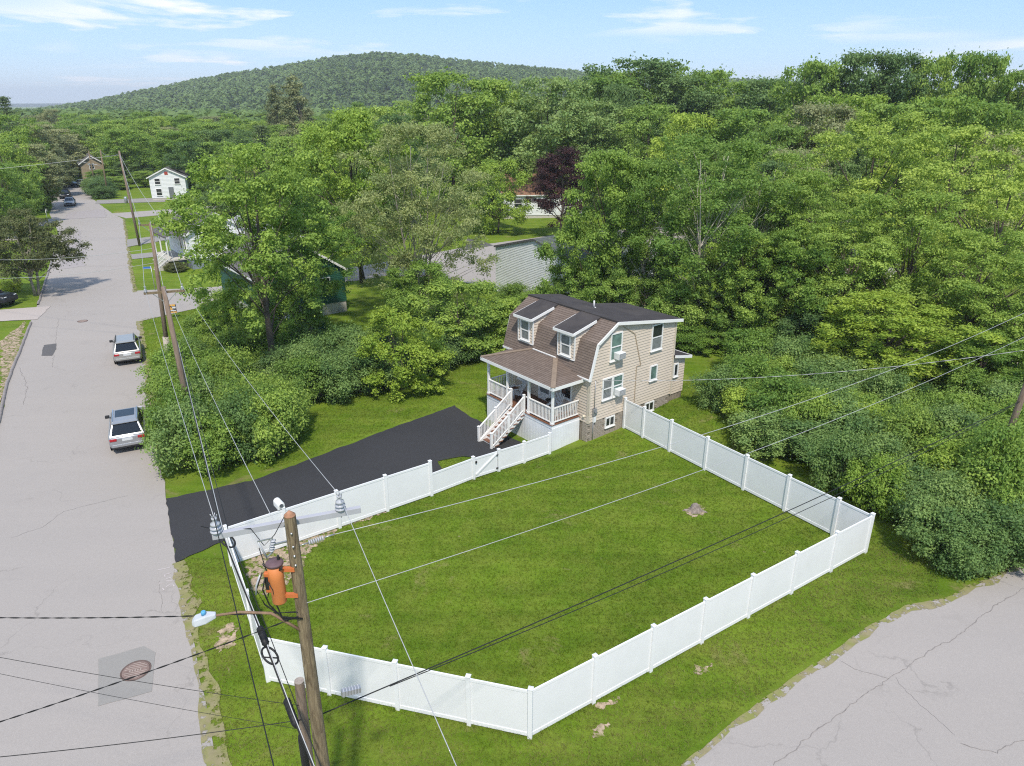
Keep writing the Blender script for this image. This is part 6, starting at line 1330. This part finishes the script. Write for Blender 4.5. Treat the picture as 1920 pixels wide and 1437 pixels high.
gable_house('garage', (-1.6, 69.2), aE2, 11.6, 10, .15, 4.55, 6.0, GSID, DSH, 'pale grey clapboard garage with plain gable behind the tan house', .16, .12, (('f', 7.2, 7.9, 1.2, 2.5, 'slide'),), trimm=M('dark_rake', (.10, .10, .10), .6, .3, var=.1))
aE1 = HA
R_ = Vector((-14.9, 62.2)); e1_ = Vector((E1.x, E1.y)); O_ = R_-e1_*7.4
gable_house('green_house', O_, aE1, 7.4, 11, 1.0, 3.9, 6.4, GRSID, GSH, 'dark green clapboard house with white rake boards behind the open crowned tree', .16, .3, (('f', 1.2, 2.2, 2.1, 3.3, 'hung'), ('f', 4.9, 5.9, 2.1, 3.3, 'hung')), base=CONC)
dk2 = empty('porch_deck', (O_.x+2.2, O_.y-1.2, 0), aE1, 'small green porch deck with pale railing against the green house', 'deck'); MB().box(0, 2.6, -1.6, .9, .55, .7).build('floor', GRSID, dk2); MB().box(.05, 2.55, -1.55, .85, 0, .55).build('skirt', GRSID, dk2); rail((.05, -1.55, .7), (2.55, -1.55, .7), dk2); rail((.05, -1.55, .7), (.05, .85, .7), dk2)
gable_house('white_house', (-29.5, 79.0), aE1, 6.5, 11, .8, 3.1, 4.5, WSID, M('pale_metal_roof', (.36, .36, .37), .5, .4, var=.08, scale=1), 'white house with light grey roof hidden behind the open crowned tree', .2, .3, (('f', 1.2, 2.1, 1.6, 2.6, 'hung'), ('f', 4.2, 5.1, 1.6, 2.6, 'hung')))
# white house with the front steps
wq = at(362, 506); wh_ = gable_house('white_house', (wq.x, wq.y), aE1, 6.4, 8.5, 1.1, 4.0, 6.0, WSID, GSH, 'white house with grey shingled porch roof and front steps beside the braced pole', .16, .3, (('f', 2.6, 3.6, 2.3, 3.5, 'hung'), ('l', 1.0, 1.7, 2.0, 3.5, 'hung'), ('l', 2.6, 3.3, 2.0, 3.5, 'hung')), base=M('blue_grey_foundation', (.22, .25, .30), .8, .2, var=.1))
MB().box(2.25, 2.52, -.09, -.04, 2.25, 3.55).box(3.68, 3.95, -.09, -.04, 2.25, 3.55).build('shutter', M('grey_shutter', (.12, .13, .15), .6, .3, var=.1), wh_)
MB().add([(-2.2,1.2,3.75),(-.0,1.2,4.35),(-.0,7.2,4.35),(-2.2,7.2,3.75),(-2.2,1.2,3.6),(-.0,1.2,4.2),(-.0,7.2,4.2),(-2.2,7.2,3.6)], [(0,1,2,3),(7,6,5,4),(0,4,5,1),(1,5,6,2),(2,6,7,3),(3,7,4,0)], uv=[[(0,0),(0,2.3),(6,2.3),(6,0)]]+[None]*5).build('porch_roof', GSH, wh_)
MB().box(-2.1, 0, 1.4, 7.0, .95, 1.1).build('porch_floor', CONC, wh_)
for y in (1.5, 4.2, 6.9): MB().box(-2.05, -1.93, y-.06, y+.06, 1.1, 3.62).build('porch_post', TRIM, wh_)
for i in range(5): MB().box(-2.1-.28*(i+1), -2.1-.28*i, 1.5, 2.8, 0, 1.1-.2*(i+1)).build('step', CONC, wh_)
for y in (1.55, 2.75): rail((-3.4, y, .15), (-2.1, y, 1.1), wh_)
x_, y_ = (wq.x-2.2*E1.x-.3*E1.y, wq.y-2.2*E1.y-.4); plant('shrub2', 'dry_shrub', wq.x-1.3, wq.y-.9, .95, 2.4, L_BRONZE, BARK, 'low brownish shrub beside the steps of the white house', 'shrub'); plant('shrub2', 'dry_shrub', wq.x-2.6, wq.y-.2, .8, 1.6, L_BRONZE, BARK, 'smallest brownish shrub at the foot of the white house steps', 'shrub')
gable_house('two_storey_house', at(286, 376).to_2d(), .30, 6.4, 8, .4, 4.3, 5.9, WSID, GSH, 'two storey white house with grey roof and small red gable vent', .25, .35, (('f', 1.0, 1.9, 3.0, 4.0, 'hung'), ('f', 4.5, 5.4, 3.0, 4.0, 'hung'), ('f', 1.0, 1.9, .9, 2.1, 'hung')), vent=(3.2, 5.0), door=('f', 3.2, 4.1, .4, 2.4))
gable_house('tan_house', at(158, 343).to_2d(), .55, 4.6, 9, .4, 4.4, 6.0, TSID, GSH, 'narrow olive tan house behind the last street poles', .3, .4, (('f', 1.8, 2.7, 3.1, 4.3, 'hung'), ('f', 1.8, 2.7, 1.0, 2.2, 'hung')))
gable_house('brown_roofed_house', (at(1045, 408).x+4, at(1045, 408).y), rad(90)+.12, 8.0, 13, .5, 3.9, 6.6, WSID, BSH, 'white house with reddish brown roof beside the purple maple', .2, .35, (('l', 2, 3.2, 1.8, 3.1, 'hung'), ('l', 6, 7.4, 1.8, 3.1, 'hung'), ('l', 10, 11.2, 1.8, 3.1, 'hung')), chimney=(4.6, 9.5, .7))
gable_house('white_house', (27.5, 62.0), .25, 9, 9, .4, 3.4, 5.2, WSID, M('pale_metal_roof', (.36, .36, .37), .5, .4, var=.08, scale=1), 'white house glimpsed through the yellow green trees behind the thicket', .2, .3, (('f', 2, 3.2, 1.5, 2.7, 'hung'),))
gable_house('grey_roofed_house', (39, 118), .3, 10, 10, .4, 5.0, 8.6, WSID, GSH, 'grey roofed house peeping out above the birch crowns', .3, .35)

# ------------------------------------------------------------------ signs
sp = at(327, 596); sg = empty('yard_sign', (sp.x, sp.y, 0), .12, 'orange and black yard sign on two thin legs beside the thicket pole', 'sign')
ORS = M('sign_orange', (.72, .38, .08), .5, .3, var=.03); SBL = M('sign_black', (.016, .014, .022), .5, .3, var=.05); SWH = M('sign_white', (.66, .65, .68), .5, .3, var=.02)
MB().box(-.30, .30, -.012, .012, .45, 1.20).build('panel', SBL, sg); MB().box(-.30, .24, -.018, -.013, 1.05, 1.20).box(-.30, .30, -.018, -.013, .45, .56).build('band', ORS, sg)
MB().add([(-.25,-.018,.72),(-.03,-.018,.72),(-.03,-.018,.84),(-.14,-.018,.98),(-.25,-.018,.84)], [(0,1,2,3,4)]).build('house_emblem', ORS, sg); MB().box(-.02, .26, -.018, -.013, .86, 1.00).box(-.02, .24, -.018, -.013, .80, .82).box(-.22, .26, -.018, -.013, .62, .70).build('lettering_bar', SWH, sg)
for x in (-.28, .28): MB().tube([(x,0,-.1), (x,0,1.2)], .012, 6).build('leg', SWH, sg)
sp = at(293, 545); ss = empty('street_sign', (sp.x-.1, sp.y, 0), .15, 'blue street name sign on a thin post at the side street corner', 'sign'); MB().tube([(0,0,-.1), (0,0,2.5)], .03, 8).build('post', STEEL, ss); MB().box(-.75, .02, -.012, .012, 2.2, 2.42).build('blade', M('sign_blue', (.04, .14, .42), .4, .4, var=.04), ss); MB().box(-.70, -.04, -.017, -.013, 2.21, 2.23).build('lower_line', SWH, ss)
sp = at(92, 424); st3 = empty('sign_post', (sp.x, sp.y, 0), 0, 'bare grey sign post on the grassy corner across the street', 'post'); MB().tube([(0,0,-.1), (0,0,2.6)], .035, 8).build('post', STEEL, st3); MB().box(-.04, .3, -.02, -.005, 2.2, 2.6).build('sign_plate', STEEL, st3)
hy = at(177, 356); hyd = empty('fire_hydrant', (hy.x, hy.y, 0), 0, 'yellow hydrant on the grass by the last street poles', 'hydrant'); YEL = M('hydrant_yellow', (.62, .52, .08), .5, .3, var=.05); MB().lathe([(.2, 0), (.2, .06), (.13, .08), (.13, .62), (.17, .64), (.17, .68), (.12, .78), (.03, .84)], 12).build('barrel', YEL, hyd); MB().lathe([(.07, 0), (.07, .22)], 10, (-.11, 0, .45), (1,0,0)).build('outlet', YEL, hyd)

# ------------------------------------------------------------------ air between here and the hill
m = bpy.data.materials.new('haze_air'); m.use_nodes = True; nt = m.node_tree; nt.nodes.clear(); oo = nt.nodes.new('ShaderNodeOutputMaterial'); pv = nt.nodes.new('ShaderNodeVolumePrincipled')
pv.inputs['Color'].default_value = (.86, .92, 1.0, 1); pv.inputs['Density'].default_value = .00020; pv.inputs['Anisotropy'].default_value = 0; nt.links.new(pv.outputs[0], oo.inputs['Volume'])
hz = MB().box(-9500, 9500, -900, 11000, -60, 170).build('haze', m); tag(hz, 'thin bluish summer haze over the whole valley', 'haze', kind='stuff'); hz.display_type = 'WIRE'
